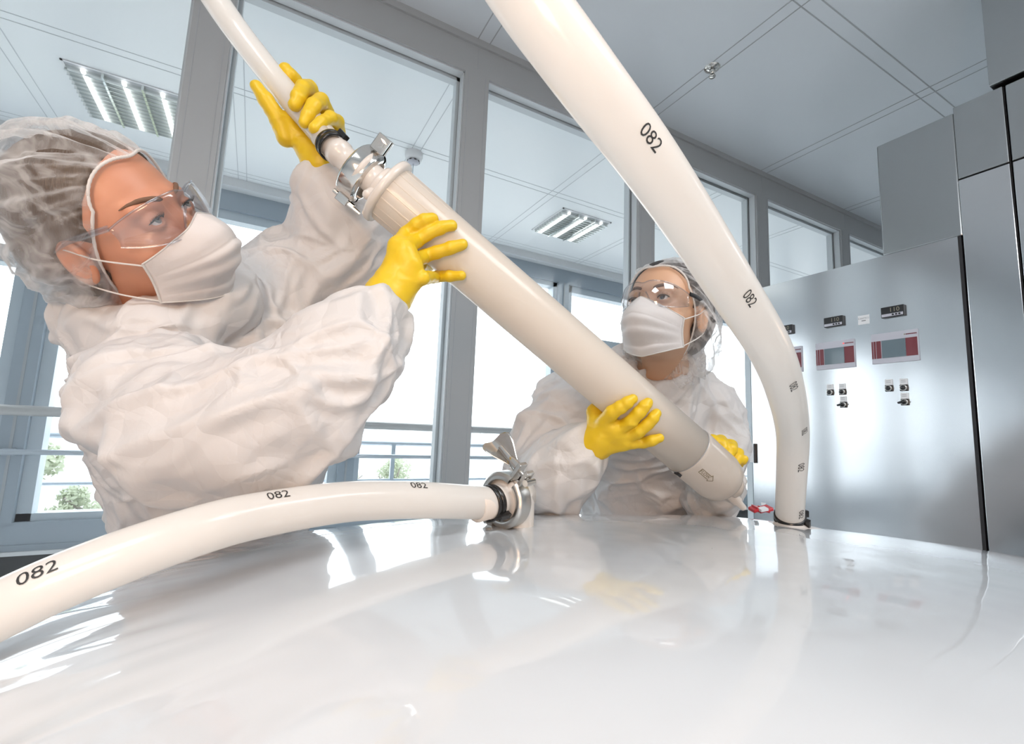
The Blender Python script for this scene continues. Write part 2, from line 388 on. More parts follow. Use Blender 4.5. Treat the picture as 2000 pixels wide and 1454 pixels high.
def relax(V, F, it=2, lam=.5):
    e = np.concatenate([F[:, [i, (i+1) % 4]] for i in range(4)]); 
    for _ in range(it):
        s = np.zeros_like(V); c = np.zeros(len(V)); np.add.at(s, e[:, 0], V[e[:, 1]]); np.add.at(s, e[:, 1], V[e[:, 0]]); np.add.at(c, e[:, 0], 1); np.add.at(c, e[:, 1], 1)
        V = V*(1-lam)+lam*s/np.maximum(c, 1)[:, None]
    return V
def axis_points(lo, hi, fine_lo, fine_hi, fine, coarse):
    a = np.arange(lo, fine_lo, coarse); b = np.arange(fine_lo, fine_hi, fine); c = np.arange(fine_hi, hi, coarse)
    return np.unique(np.concatenate([a, b, c, [hi]]).round(6))
def put(name, V, F, mt, parent, **k):
    mb = MB(); mb.v = [V]; mb.f = F.tolist(); mb.m = [0]*len(F); mb.sm = [True]*len(F); mb.n = len(V)
    return mb.build(name, mt, parent, **k)
# ================================================================ ROOM
YP, YF, HC = 2.0, 4.35, CH+1.93
X0, X1, YB = -16.0, 8.4, -3.6
MB().box((X0, YB, -.1), (X1, YF+.3, 0)).build('floor', 'floor', kind='structure')
# near ceiling with its strips, corridor ceiling with its strips
def ceiling(name, ya, yb, mt, seam, xs, ys, w=.06, z=HC):
    mb = MB(); mb.box((X0, ya, z), (X1, yb, z+.08))
    for x in xs:
        for s in (0, w): mb.box((x+s-.0025, ya+.01, z-.0015), (x+s+.0025, yb-.01, z+.002), 1)
    for y in ys:
        for s in (0, w): mb.box((X0+.01, y+s-.0025, z-.0015), (X1-.01, y+s+.0025, z+.002), 1)
    return mb.build(name, [mt, seam], kind='structure')
ceiling('ceiling', YB, YP+.03, 'ceil', 'seam', [-15.8, -13.6, -11.4, -9.1, -6.9, -4.7, -3.6, -2.5, -1.4, -.3, .8, 1.9, 3.02, 4.1], [1.02, -.1, -1.2, -2.3], .065)
ceiling('ceiling', YP+.03, YF+.3, 'ceil_far', 'seam_far', [-3.5, -1.38, -.29, .79, 1.93, 3.02, 4.1], [3.04, 4.12], .06)
MB().box((X0-.1, YB, 0), (X0, YF+.2, HC)).build('wall_left', 'wall', kind='structure')
MB().box((X0, YB-.1, 0), (X1, YB, HC)).build('wall_back', 'wall', kind='structure')
MB().box((X1, YB, 0), (X1+.1, YF+.2, HC)).build('wall_right', 'wall', kind='structure')
# glazed partition: posts, header, reveals
posts = [-15.1, -14., -12.9, -11.8, -10.7, -9.6, -8.5, -7.3, -6.1, -4.9, -3.65, -2.55, -1.38, -.28, .811, 1.938, 3.043, 4.126, 5.2, 6.3, 7.4]
hw, DP = .064, .085
ztop = CH+1.742; zbot = .22
MB().box((X0, YP, ztop), (X1, YP+DP, HC)).box((X0, YP-.012, HC-.035), (X1, YP, HC)).build('trim_1', 'frame', kind='structure')
MB().box((X0, YP, 0), (X1, YP+DP, zbot)).build('trim_2', 'frame', kind='structure')
k = 3
for i, x in enumerate(posts):
    mb = MB(); mb.box((x-hw, YP, zbot), (x+hw, YP+DP, ztop))
    for sx in (-1, 1):
        mb.box((x+sx*(hw-.019)-.0012, YP-.0012, zbot), (x+sx*(hw-.019)+.0012, YP+.001, ztop), 1)
    mb.box((x-.0012, YP-.0012, ztop+.035), (x+.0012, YP+.001, HC-.035), 1)
    mb.build('trim_%d' % k, ['frame', 'seam'], kind='structure'); k += 1
for i in range(len(posts)-1):
    a, b = posts[i]+hw, posts[i+1]-hw
    o = MB().box((a, YP+.055, zbot), (b, YP+.063, ztop)).build('window_%d' % (i+1), 'glass', kind='structure')
    mb = MB(); t = .03      # reveal lining the pane, painted paler for the light on it
    mb.box((a, YP+.012, zbot), (a+.006, YP+.055, ztop)); mb.box((b-.006, YP+.012, zbot), (b, YP+.055, ztop)); mb.box((a, YP+.012, ztop-.006), (b, YP+.055, ztop))
    mb.box((a, YP+.063, zbot), (a+.02, YP+DP+.02, ztop)); mb.box((b-.02, YP+.063, zbot), (b, YP+DP+.02, ztop)); mb.box((a, YP+.063, ztop-.02), (b, YP+DP+.02, ztop))
    mb.build('window_reveal', 'frame_lit', o)
# facade
zs0, zs1 = .40, CH+1.70
mb = MB(); mb.box((X0, YF, 0), (X1, YF+.2, .19)); mb.build('wall_front', 'dark', kind='structure')
MB().box((X0, YF-.02, .19), (X1, YF+.2, .215)).box((X0, YF-.012, .25), (X1, YF+.2, .256), 1).box((X0, YF, .215), (X1, YF+.2, zs0), 1).build('trim_60', ['wall', 'facade'], kind='structure')
MB().box((X0, YF, zs1), (X1, YF+.2, HC)).box((X0, YF-.10, HC-.07), (X1, YF, HC), 1).build('trim_61', ['facade', 'wall'], kind='structure')
mul = [-14.1, -12.0, -9.9, -7.75, -5.64, -3.51, -1.38, .74, 2.95, 5.1, 7.25]
k = 62
for x in mul:
    MB().box((x-.065, YF-.02, zs0), (x+.065, YF+.2, zs1)).box((x-.008, YF-.024, zs0), (x+.008, YF-.019, zs1), 1).build('trim_%d' % k, ['facade', 'seam'], kind='structure'); k += 1
edges = [X0]+mul+[X1]
for i in range(len(edges)-1):
    a, b = edges[i]+(.065 if i else 0), edges[i+1]-(.065 if i < len(mul) else 0)
    o = MB().box((a, YF+.1, zs0), (b, YF+.11, zs1)).build('window_%d' % (i+40), 'glass', kind='structure')
    mb = MB()
    fr = .075 if i in (5, 6, 9, 7) else .05
    mb.box((a, YF+.03, zs0), (a+fr, YF+.14, zs1)); mb.box((b-fr, YF+.03, zs0), (b, YF+.14, zs1))
    mb.box((a, YF+.03, zs1-fr), (b, YF+.14, zs1)); mb.box((a, YF+.03, zs0), (b, YF+.14, zs0+.05))
    mb.build('window_frame', 'facade_light', o)
    if i in (6, 9):
        mb = MB().box((a, YF+.01, CH+1.0), (b, YF+.15, CH+1.12)); mb.build('transom', 'facade_light', o)
# round steel handrail in front of the facade and thinner rails
h = empty('handrail', (1.0, YF-.12, CH+.005), 'thick round steel handrail running along the row of outer windows', 'rail', 'indoor handrails')
mb = MB(); mb.cyl((X0+.01, YF-.14, CH+.008), (X1-.01, YF-.14, CH+.008), .034, 24); mb.build('rail', 'rail', h)
for x in mul: MB().box((x-.012, YF-.12, CH-.02), (x+.012, YF-.022, CH+.01)).build('bracket', 'rail', h)
h = empty('handrail', (1.0, YF-.08, CH-.26), 'thin steel rail just below the thick handrail, clipped to the mullions', 'rail', 'indoor handrails')
MB().cyl((X0+.01, YF-.06, CH-.262), (X1-.01, YF-.06, CH-.262), .018, 16).build('rail', 'pipe', h)
for x in mul: MB().box((x-.03, YF-.05, CH-.285), (x+.03, YF-.018, CH-.24)).build('bracket', 'pipe', h)
h = empty('balustrade', (1.0, YF+.6, CH-.9), 'slim outdoor balustrade beyond the outer windows', 'railing')
MB().cyl((X0, YF+.6, CH-.17), (X1+3, YF+.6, CH-.17), .022, 14).build('rail', 'pipe', h)
MB().cyl((X0, YF+.6, CH-.54), (X1+3, YF+.6, CH-.54), .014, 14).build('rail', 'pipe', h)
for x in np.arange(-15.2, 11, 1.5): MB().box((x-.02, YF+.58, 0), (x+.02, YF+.62, CH-.17)).build('post', 'pipe', h)
# outside: ground, trees, houses
MB().box((-40, YF+.3, -3.2), (60, 70, -3.0)).build('ground', 'ground', label='pale ground outside the building', kind='structure')
def tree(x, y, hgt, seed, label):
    r = np.random.default_rng(seed); t = empty('tree', (x, y, -3.0), label, 'tree', 'trees outside the windows')
    mb = MB(); mb.sweep(spline([(x, y, -3), (x+.1, y, -3+hgt*.4), (x-.1, y+.1, -3+hgt*.8)], 10), np.linspace(.16, .05, 10), 8)
    for _ in range(7):
        a = r.random()*6.28; z = -3+hgt*(.35+.4*r.random()); mb.sweep([(x, y, z), (x+math.cos(a)*hgt*.22, y+math.sin(a)*hgt*.22, z+hgt*.18)], [.05, .02], 6)
    mb.build('trunk', 'bark', t)
    n = 6500; c = []
    for _ in range(12):
        a = r.random()*6.28; q = r.random()**.5*hgt*.26; c.append((x+q*math.cos(a), y+q*math.sin(a), -3+hgt*(.45+.5*r.random()), hgt*(.08+.08*r.random())))
    c = np.array(c); j = r.integers(0, len(c), n); d = r.normal(size=(n, 3)); d /= np.linalg.norm(d, axis=1)[:, None]
    p = c[j, :3]+d*c[j, 3:4]*(r.random((n, 1))**.33)
    e1 = r.normal(size=(n, 3)); e1 /= np.linalg.norm(e1, axis=1)[:, None]; e2 = np.cross(e1, d); e2 /= np.linalg.norm(e2, axis=1)[:, None]
    sz = hgt*.013*(.6+r.random((n, 1)))
    V = np.stack([p-e1*sz, p-e2*sz*.6, p+e1*sz, p+e2*sz*.6], 1).reshape(-1, 3)
    mb = MB(); mb.add(V, [(4*i, 4*i+1, 4*i+2, 4*i+3) for i in range(n)], smooth=False); mb.build('foliage', 'leaf', t)
for i, (x, y, hh, lb) in enumerate([(-3.9, 10.5, 3.9, 'pale leafy tree seen through the lowest left window, beside the steel mullion'),
                                    (-2.3, 11.5, 2.9, 'low bushy tree outside, behind the white sleeve at the left window'),
                                    (-7.5, 10.2, 3.4, 'tree at the far left edge beyond the outer railing'),
                                    (-1.2, 12.5, 2.5, 'round low tree outside just left of the coverall hips'),
                                    (4.6, 17, 3.2, 'small faint tree outside behind the steel clamp'),
                                    (2.6, 16, 3.0, 'small faint tree outside below the handrail, left of the wide post')]):
    tree(x, y, hh, 20+i, lb)
def house(x, y, wd, ht, nx, nz, label):
    b = empty('house', (x, y, -3), label, 'building', 'pale houses outside'); MB().box((x-wd/2, y, -3), (x+wd/2, y+4, -3+ht)).build('wall', 'render', b)
    MB().box((x-wd/2-.15, y-.15, -3+ht), (x+wd/2+.15, y+4, -3+ht+.15)).build('roof', 'seam_far', b)
    for i in range(nx):
        for j in range(nz):
            cx = x-wd/2+(i+.5)*wd/nx; cz = -3+(j+.55)*ht/nz
            MB().box((cx-.35, y-.03, cz-.5), (cx+.35, y+.01, cz+.5)).build('window', 'hpane', b)
house(-9.5, 24, 9, 5.3, 5, 2, 'pale house with small windows far outside beyond the trees on the left')
house(6.5, 27, 12, 4.6, 8, 2, 'pale long building far outside, seen between post and clamp')
# ---------------------------------------------------------------- ceiling fittings
def louvre(x, y, w, label):
    t = empty('ceiling_lamp', (x, y, HC), label, 'lamp', 'louvred ceiling lamps in the corridor')
    MB().box((x-w/2, y-w/2, HC-.006), (x+w/2, y-w/2+.012, HC-.001)).box((x-w/2, y+w/2-.012, HC-.006), (x+w/2, y+w/2, HC-.001)).box((x-w/2, y-w/2, HC-.006), (x-w/2+.012, y+w/2, HC-.001)).box((x+w/2-.012, y-w/2, HC-.006), (x+w/2, y+w/2, HC-.001)).build('frame', 'white', t)
    MB().box((x-w/2+.012, y-w/2+.012, HC-.004), (x+w/2-.012, y+w/2-.012, HC-.002)).build('reflector', 'seam_far', t)
    mb = MB()
    for i in range(1, 3):
        xx = x-w/2+i*w/3; mb.box((xx-.006, y-w/2+.012, HC-.036), (xx+.006, y+w/2-.012, HC-.005))
    for j in range(1, 13):
        yy = y-w/2+j*w/13; mb.box((x-w/2+.012, yy-.0015, HC-.036), (x+w/2-.012, yy+.0015, HC-.005))
    mb.build('louvre', 'louvre', t)
    for i in range(3):
        xx = x+(-1+i)*w/3; MB().cyl((xx, y-w/2+.03, HC-.016), (xx, y+w/2-.03, HC-.016), .011, 10).build('tube', 'lamp', t)
louvre(-.845, 3.57, .55, 'square louvred ceiling lamp in the corridor, above the woman looking up')
louvre(2.43, 3.49, .53, 'square louvred ceiling lamp in the corridor, above the worker by the steel cabinet')
def fill_lamp(x, y, w, label):  # added glowing lamp out of view, brightens the near room
    t = empty('ceiling_lamp', (x, y, HC), label, 'lamp', 'added ceiling lamps lighting the near room'); MB().box((x-w/2, y-w/2, HC-.03), (x+w/2, y+w/2, HC-.002)).build('housing', 'white', t)
    MB().box((x-w/2+.02, y-w/2+.02, HC-.034), (x+w/2-.02, y+w/2-.02, HC-.03)).build('diffuser', 'lamp', t)
fill_lamp(-1.2, -1.2, 1.15, 'added lit square lamp, unseen behind the camera, nearer the left wall')
fill_lamp(1.1, -1.2, 1.15, 'added lit square lamp, unseen behind the camera, nearer the steel cabinets')
c = np.array([1.93, 1.525, HC]); t = empty('sprinkler', c, 'small chrome sprinkler head on the near ceiling', 'sprinkler')
MB().lathe(c, (0, 0, -1), [(0, .04), (.004, .038), (.010, .02), (.012, .014)], 28).build('rosette', 'chrome', t)
MB().lathe(c, (0, 0, -1), [(.01, .012), (.028, .012), (.034, .006)], 16).cyl(c+[0, .012, -.03], c+[0, .012, -.05], .002, 8).cyl(c+[0, -.012, -.03], c+[0, -.012, -.05], .002, 8).lathe(c, (0, 0, -1), [(.05, 1e-4), (.05, .017), (.053, .015), (.054, 1e-4)], 16).build('nozzle', 'chrome', t)
c = np.array([.82, 3.13, HC]); t = empty('smoke_detector', c, 'round smoke detector on the corridor ceiling, above the capsule flange', 'detector')
MB().lathe(c, (0, 0, -1), [(0, .062), (.025, .062), (.05, .055), (.055, .03)], 32).build('base', 'white', t)
MB().lathe(c, (0, 0, -1), [(.058, .03), (.060, .042), (.07, .042), (.078, .025), (.082, 1e-4)], 32).build('sensor_head', 'lgrey', t)
for a in range(8):
    an = a*math.pi/4; d = np.array([math.cos(an), math.sin(an), 0]); MB().obox(c+d*.043-[0, 0, .065], [d, [-d[1], d[0], 0], [0, 0, 1]], (.001, .008, .004)).build('vent_slot', 'gap', t)
MB().cyl(c-[0, 0, .08], c-[0, 0, .16], .003, 8).build('rod', 'pipe', t)
# ================================================================ STEEL CABINETS
XM = 2.3; kx = XM/2.2
def mp(px, py): return onplane(px, py, 0, XM)
cab = empty('control_cabinet', (XM, 1.15, 0), 'low wide brushed steel control cabinet with touchscreens and knobs', 'cabinet')
yl, yr, zt = 1.60, .718, CH+.815
MB().box((XM+.004, yr+.012, .05), (XM+.45, yl, zt)).build('body', 'panel', cab, bevel=.004)
MB().box((XM, yr+.01, .1), (XM+.003, yl, zt-.003)).build('front_panel', 'panel', cab)
MB().box((XM+.001, yr, .05), (XM+.4, yr+.011, zt-.004)).build('shadow_gap', 'gap', cab)
def ctrl(y0, y1, z0, z1, sgn=0):
    """digital controller"""
    o = MB().box((XM-.014, y0, z0), (XM, y1, z1)).build('controller', 'black', cab, bevel=.002)
    hh = z1-z0; ww = y1-y0
    MB().box((XM-.0155, y0+.003, z0+.003), (XM-.0135, y1-.003, z0+hh*.32)).build('keypad', 'lgrey', o)
    for q in range(3): MB().cyl((XM-.0175, y0+ww*(.18+.14*q), z0+hh*.19), (XM-.015, y0+ww*(.18+.14*q), z0+hh*.19), hh*.085, 12).build('key', 'black', o)
    flat_text('110', hh*.56, (XM-.0145, (y0+y1)/2-ww*.10, z0+hh*.64), (0, -1, 0), (0, 0, 1), (-1, 0, 0), 'digits', 'digit', o)
    return o
def scr(y0, y1, z0, z1, ledmat):
    o = MB().box((XM-.006, y0, z0), (XM, y1, z1)).build('touchscreen', 'lgrey', cab, bevel=.0008)
    W = y1-y0; H = z1-z0; f = lambda u, v: (y1-u*W, z0+v*H)   # u from the left in the photo
    def rect(u0, u1, v0, v1, nm, mt, d=.007):
        a = f(u0, v0); b = f(u1, v1); return MB().box((XM-d, min(a[0], b[0]), min(a[1], b[1])), (XM-d+.0012, max(a[0], b[0]), max(a[1], b[1]))).build(nm, mt, o)
    rect(.235, .745, .17, .75, 'display', 'screen', .0075)
    rect(.75, .985, .17, .75, 'stripe', 'maroon'); rect(.115, .215, .17, .75, 'stripe', 'maroon'); rect(.055, .10, .17, .75, 'stripe', 'maroon'); rect(.008, .04, .17, .75, 'stripe', 'maroon')
    rect(.76, .985, .855, .885, 'logo_bar', 'maroon'); rect(.725, .75, .855, .89, 'status_led', ledmat, .0075)
def yz(px, py): q = mp(px, py); return q[1], q[2]
for (a, b, lm) in (((1702, 655), (1797, 704), 'digit'), ((1594, 672), (1672, 717), 'led')):
    y1, z1 = yz(*a); y0, z0 = yz(*b); scr(y0, y1, z0, z1, lm)
Wd = yz(1702, 655)[0]-yz(1797, 704)[0]
pitch = yz(1594, 672)[0]-yz(1702, 655)[0]
y0 = yz(1672, 717)[0]+pitch; z0 = yz(1672, 717)[1]; z1 = yz(1594, 672)[1]; scr(y0, y0+Wd, z0, z1, 'maroon')
ya0, za1 = yz(1723, 603); yb0, zb0 = yz(1769, 616); ctrl(yb0, ya0, zb0, za1)
ctrl(yb0+pitch, ya0+pitch, zb0, za1); ctrl(yb0+2*pitch, ya0+2*pitch, zb0, za1)
def knob(px, py, sel=False):
    q = mp(px, py); y, z = q[1], q[2]; s = .013
    o = MB().box((XM-.006, y-s, z-s), (XM, y+s, z+s)).build('push_button' if not sel else 'selector_switch', 'black', cab, bevel=.001)
    MB().box((XM-.004, y-s, z+s), (XM, y+s, z+s*2.9)).build('legend_plate', 'white', o, bevel=.0008)
    for q2 in range(2): MB().box((XM-.0048, y-s*.6, z+s*(1.8+.5*q2)), (XM-.0038, y+s*.6, z+s*(1.9+.5*q2))).build('legend_print', 'greytext', o)
    c = np.array([XM-.006, y, z])
    MB().lathe(c, (-1, 0, 0), [(0, .0122), (.006, .0122), (.006, .0095)], 24).build('ring', 'satin', o)
    MB().lathe(c, (-1, 0, 0), [(0, .0095), (.007, .0092), (.0085, 1e-4)], 24).build('cap', 'black', o)
    if sel: MB().obox(c+[-.014, .004, 0], [norm([0, 1, -.35]), norm([0, .35, 1]), [-1, 0, 0]], (.013, .004, .007)).build('lever', 'black', o, bevel=.002)
for px, py, sl in ((1622, 767, 0), (1646, 766, 0), (1648, 791, 1), (1737, 759, 0), (1766, 758, 0), (1768, 786, 1)): knob(px, py, bool(sl))
q = mp(1687, 625); o = MB().box((XM-.001, q[1]-.022, q[2]-.020), (XM, q[1]+.022, q[2]+.020)).build('paper_label', 'white', cab)
flat_text('K303TR12', .0095, (XM-.001, q[1], q[2]+.006), (0, -1, 0), (0, 0, 1), (-1, 0, 0), 'label_print', 'greytext', o)
MB().box((XM-.0018, q[1]-.008, q[2]-.006), (XM-.001, q[1]+.008, q[2]-.002)).build('label_bar', 'greytext', o)
q = mp(1491, 985); MB().box((XM-.001, q[1]-.012, q[2]-.007), (XM, q[1]+.012, q[2]+.007)).build('small_sticker', 'white', cab)
a = mp(1455, 865); MB().box((XM-.012, yl-.012, CH-.105), (XM-.002, yl+.012, CH-.012)).build('handle', 'white', cab, bevel=.002)
MB().box((XM-.012, yl-.019, CH-.108), (XM-.002, yl-.0125, CH-.009)).build('handle_edge', 'black', cab)
# tall cabinets to the right, stepping towards the camera
tc = empty('tall_cabinet', (XM+.2, .98-.12, 0), 'tall plain brushed steel cabinet rising behind the control panel', 'cabinet')
MB().box((XM+.012, .715, zt+.001), (XM+.45, .98, CH+1.322)).build('body', 'panel_dim', tc, bevel=.006)
MB().box((XM+.46, .715, 0.02), (XM+.6, .98, CH+1.32)).build('back_frame', 'panel_dim', tc)
def door_cab(ya, yb, zs, label, x=XM, mt='panel_dim'):
    t = empty('tall_cabinet', (x+.2, (ya+yb)/2, 0), label, 'cabinet', 'tall steel cabinets')
    MB().box((x+.012, ya+.002, .02), (x+.5, yb-.002, zs[-1]-.002)).build('body', 'gap', t)
    for i in range(len(zs)-1):
        MB().box((x, ya+.004, zs[i]+.003), (x+.02, yb-.004, zs[i+1]-.003)).build('door_panel', mt if i else 'panel', t, bevel=.002)  # upper doors take the darker steel, their dim reflection painted in
door_cab(.567, .716, [.03, CH+1.035, CH+1.338], 'narrow tall steel cabinet directly right of the control panel')
door_cab(.25, .567, [.03, CH+1.035, CH+1.335], 'tall steel cabinet at the right edge of the photo, next to the narrow one')
door_cab(-.4, .25, [.03, CH+1.035, CH+1.335], 'tall steel cabinet just outside the right edge of the photo')
MB().box((XM-.02, -.4, CH+1.345), (XM+.5, .60, HC-.004)).build('air_duct', 'panel_dim', bevel=.003, label='dark steel duct box on top of the right-hand cabinets under the ceiling', cat='duct')
# ================================================================ FILM BAG on its tank
r2 = np.array([math.cos(YA), -math.sin(YA), 0]); f2 = np.array([math.sin(YA), math.cos(YA), 0])
BC = CAM+r2*.2768+f2*.6577+np.array([0, 0, -.6397]); BA, BB, BZ, BN = 1.1295, .685, .4964, 3.76
SW = P(1390, 1000, 1.12)
def swell(x, y): return .024*np.exp(-((x-SW[0])**2+(y-SW[1])**2)/.19**2)
def bag_z(p):
    d = p-BC; u = (d@r2)/BA; v = (d@f2)/BB; return BC[2]+BZ*math.sqrt(max(0, 1-math.hypot(u, v)**BN))+float(swell(p[0], p[1]))
nph, nth = 520, 230
ph = np.linspace(0, 2*np.pi, nph, endpoint=False)[:, None]; th = np.linspace(.0008, 1.72, nth)[None, :]
rr_ = np.where(th < math.pi/2, np.sin(np.minimum(th, math.pi/2)), 1-.5*np.maximum(0, th-math.pi/2)**2); zz_ = np.where(th < math.pi/2, BZ*np.sqrt(np.clip(1-rr_**BN, 0, 1)), -(th-math.pi/2)*.55)
V = BC+(rr_*np.cos(ph))[..., None]*BA*r2+(rr_*np.sin(ph))[..., None]*BB*f2+(zz_+0*ph)[..., None]*np.array([0, 0, 1.])
V[..., 2] += swell(V[..., 0], V[..., 1])*(th < 1.3)
g1_ = (np.roll(V, -1, 0)-np.roll(V, 1, 0)); g2_ = np.gradient(V, axis=1); nrm = np.cross(g2_, g1_); nrm /= np.linalg.norm(nrm, axis=-1)[..., None]+1e-12
if nrm[0, nth//2] @ np.array([0, 0, 1.]) < 0: nrm = -nrm
side = np.clip((np.sin(th)-.55)/.42, 0, 1)*np.ones_like(ph)
q = np.stack([np.cos(ph)*11+th*.8, np.sin(ph)*11+th*.6, th*2.2+0*ph], -1); q2 = np.stack([np.cos(ph)*27+th*2, np.sin(ph)*27+0*th, th*4+0*ph], -1)
fold = (1-2*np.abs(vnoise(q, 1)))*.019+(1-2*np.abs(vnoise(q2, 2)))*.008
soft = vnoise(V*5.5, 3)*.0022+vnoise(V*13, 4)*.0006
V = V+nrm*(fold*side**1.3+soft*np.clip(np.sin(th)*3, 0, 1))[..., None]
mb = MB(); mb.grid(V, closeu=True)
bag = mb.build('film_bag', 'bag', label='huge bulging glossy white plastic film bag filling the foreground', cat='bag')
t = empty('tank', (BC[0], BC[1], 0), 'steel tank hidden under the white film bag', 'tank')
def ell_ring(z, s): 
    a = np.linspace(0, 2*np.pi, 96, endpoint=False)
    return np.array([BC*[1, 1, 0]+r2*BA*s*math.cos(k)+f2*BB*s*math.sin(k)+np.array([0, 0, z]) for k in a])
mb = MB(); mb.grid(np.array([ell_ring(.02, .6), ell_ring(.02, .9), ell_ring(BC[2]-.08, .9), ell_ring(BC[2]-.08, .6)]), closev=True, flip=True); mb.build('shell', 'panel_dim', t)
c = P(1496, 994, 1.18); t = empty('foil_packet', c, 'small crumpled red and white foil packet lying behind the bag', 'packet')
mb = MB()
for i in range(5):
    cc = c+RT*(i*.008-.024)+FW*(.01)+UP*(math.sin(i*2)*.002-.004); mb.obox(cc, [norm(RT+UP*.3*math.cos(i*3)), norm(UP+FW*.4*math.sin(i*2)), FW], (.0085, .004, .016))
mb.build('wrapper', 'red', t, bevel=.002)
MB().obox(c-RT*.012+UP*.001-FW*.008, [norm(RT+UP*.2), norm(UP), FW], (.009, .003, .01)).build('white_flap', 'white', t)
# ================================================================ HOSES, CLAMPS, CAPSULE
class Tube:
    def __init__(s, ctl, r, n=110):
        s.pts = spline([P(*c) for c in ctl], n); s.r = r; s.V, (s.T, s.A, s.B) = tubeframes(s.pts, r, 48)
        s.L = np.concatenate([[0], np.cumsum(np.linalg.norm(np.diff(s.pts, axis=0), axis=1))])
    def at(s, l, ph, off=0):
        """arrays: arc length, angle -> surface point"""
        f = lambda a: np.stack([np.interp(l, s.L, a[:, i]) for i in range(3)], -1)
        p, A, B = f(s.pts), f(s.A), f(s.B); r = s.r+off
        return p+r*(A*np.cos(ph)[:, None]+B*np.sin(ph)[:, None])
    def find(s, px, py):
        nrm = (s.V-s.pts[:, None]); vis = ((CAM-s.V)*nrm).sum(-1) > 0
        d = np.linalg.norm(proj(s.V)-[px, py], axis=-1)+np.where(vis, 0, 1e4); i, j = np.unravel_index(np.argmin(d), d.shape)
        return s.L[i], j/48*2*math.pi
    def mark(s, body, px, py, size, sign, parent, mt='ink', name='printed_number', rot=0, lines=None):
        l0, p0 = s.find(px, py); tv, tf = text_mesh(body, size, 2)
        c, sn = math.cos(rot), math.sin(rot); x = tv[:, 0]*c-tv[:, 1]*sn; y = tv[:, 0]*sn+tv[:, 1]*c
        V = s.at(l0+sign*x, p0+sign*y/s.r*s.hand, .0007); mb = MB(); mb.add(V, tf, smooth=False)
        return mb.build(name, mt, parent)
    hand = -1
def tie(parent, c, a, r, headdir, name='cable_tie'):
    a = norm(a); mb = MB()
    mb.lathe(c-a*.0075, a, [(0, r), (0, r+.0026), (.0065, r+.003), (.0065, r+.0012), (.0085, r+.0012), (.0085, r+.003), (.015, r+.0026), (.015, r)], 48)
    hd = norm(np.asarray(headdir)-np.dot(headdir, a)*a); o = mb.build(name, 'black_gloss', parent)
    MB().obox(c+hd*(r+.0045)+a*.004, [np.cross(a, hd), hd, a], (.0045, .0045, .011)).build('tie_head', 'black_gloss', o, bevel=.001)
    return o
HR = .0237
# hose arching over from the upper edge down to the port in the bag
tA = Tube([(930, -190, .33), (975, -90, .33), (1032, 0, .335), (1094, 84, .34), (1161, 174, .352), (1259, 304, .382), (1345, 430, .425), (1422, 551, .475), (1503, 682, .555), (1535, 770, .65), (1548, 850, .76), (1546, 925, .82), (1543, 987, .86), (1543, 1016, .872)], HR, 140)
hA = empty('hose', tA.pts[-1], 'thick translucent silicone hose arching from the upper edge down into the bag port', 'hose', 'translucent hoses')
rr = np.full(140, HR); mb = MB(); mb.sweep(tA.pts, rr, 48); mb.build('hose_wall', 'silicone', hA)
for (px, py, sg, sz) in ((1272, 275, 1, .0145), (1470, 586, 1, .0145), (1552, 757, 1, .0145), (1570, 843, 1, .0145), (1565, 911, 1, .0145), (1563, 1005, 1, .0145)):
    tA.mark('082', px, py, sz, sg, hA)
e = tA.pts[-1]; ax = tA.T[-1]
tie(hA, e-ax*.004, ax, HR, -FW*.6+RT*.5)
MB().obox(e+RT*(HR+.004)-UP*-.012, [RT, UP, FW], (.004, .006, .006)).build('tie_tail', 'black_gloss', hA, bevel=.001)
# port the hose plugs onto
c = e.copy(); pz = bag_z(c); t = empty('bag_port', (c[0], c[1], pz), 'short milky plastic port in the bag under the arching hose', 'port', 'ports in the film bag')
MB().lathe((c[0], c[1], pz-.012), (0, 0, 1), [(0, .07), (.008, .055), (.012, .03), (.02, HR-.002), (c[2]-pz+.014, HR-.002)], 48).build('stub', 'barb', t)
# lower left hose lying across the bag
tB = Tube([(-420, 1460, .40), (-220, 1315, .385), (0, 1192, .385), (200, 1103, .415), (400, 1033, .462), (520, 1004, .505), (662, 982, .56), (760, 977, .60), (850, 978, .64), (915, 981, .68), (958, 983, .705)], HR, 140)
hB = empty('hose', tB.pts[-1], 'thick translucent silicone hose lying across the bag from the left edge to the clamp', 'hose', 'translucent hoses')
mb = MB(); mb.sweep(tB.pts, HR, 48); mb.build('hose_wall', 'silicone', hB)
for (px, py) in ((75, 1121), (545, 966), (815, 949)): tB.mark('082', px, py, .0155, 1, hB)
eB = tB.pts[-1]; aB = norm(RT*.66+FW*.75-UP*.02); tie(hB, eB+aB*.0, aB, HR, -FW*.5+RT*.3-UP*.35)
# upper hose held by the raised hand
tC = Tube([(350, -110, .80), (421, 0, .80), (474, 75, .815), (554, 176, .82), (610, 240, .80), (651, 288, .775)], .0212, 80)
hC = empty('hose', tC.pts[-1], 'slimmer translucent hose at the upper left gripped by the raised glove', 'hose', 'translucent hoses')
mb = MB(); mb.sweep(tC.pts, .0212, 40); mb.build('hose_wall', 'silicone', hC)
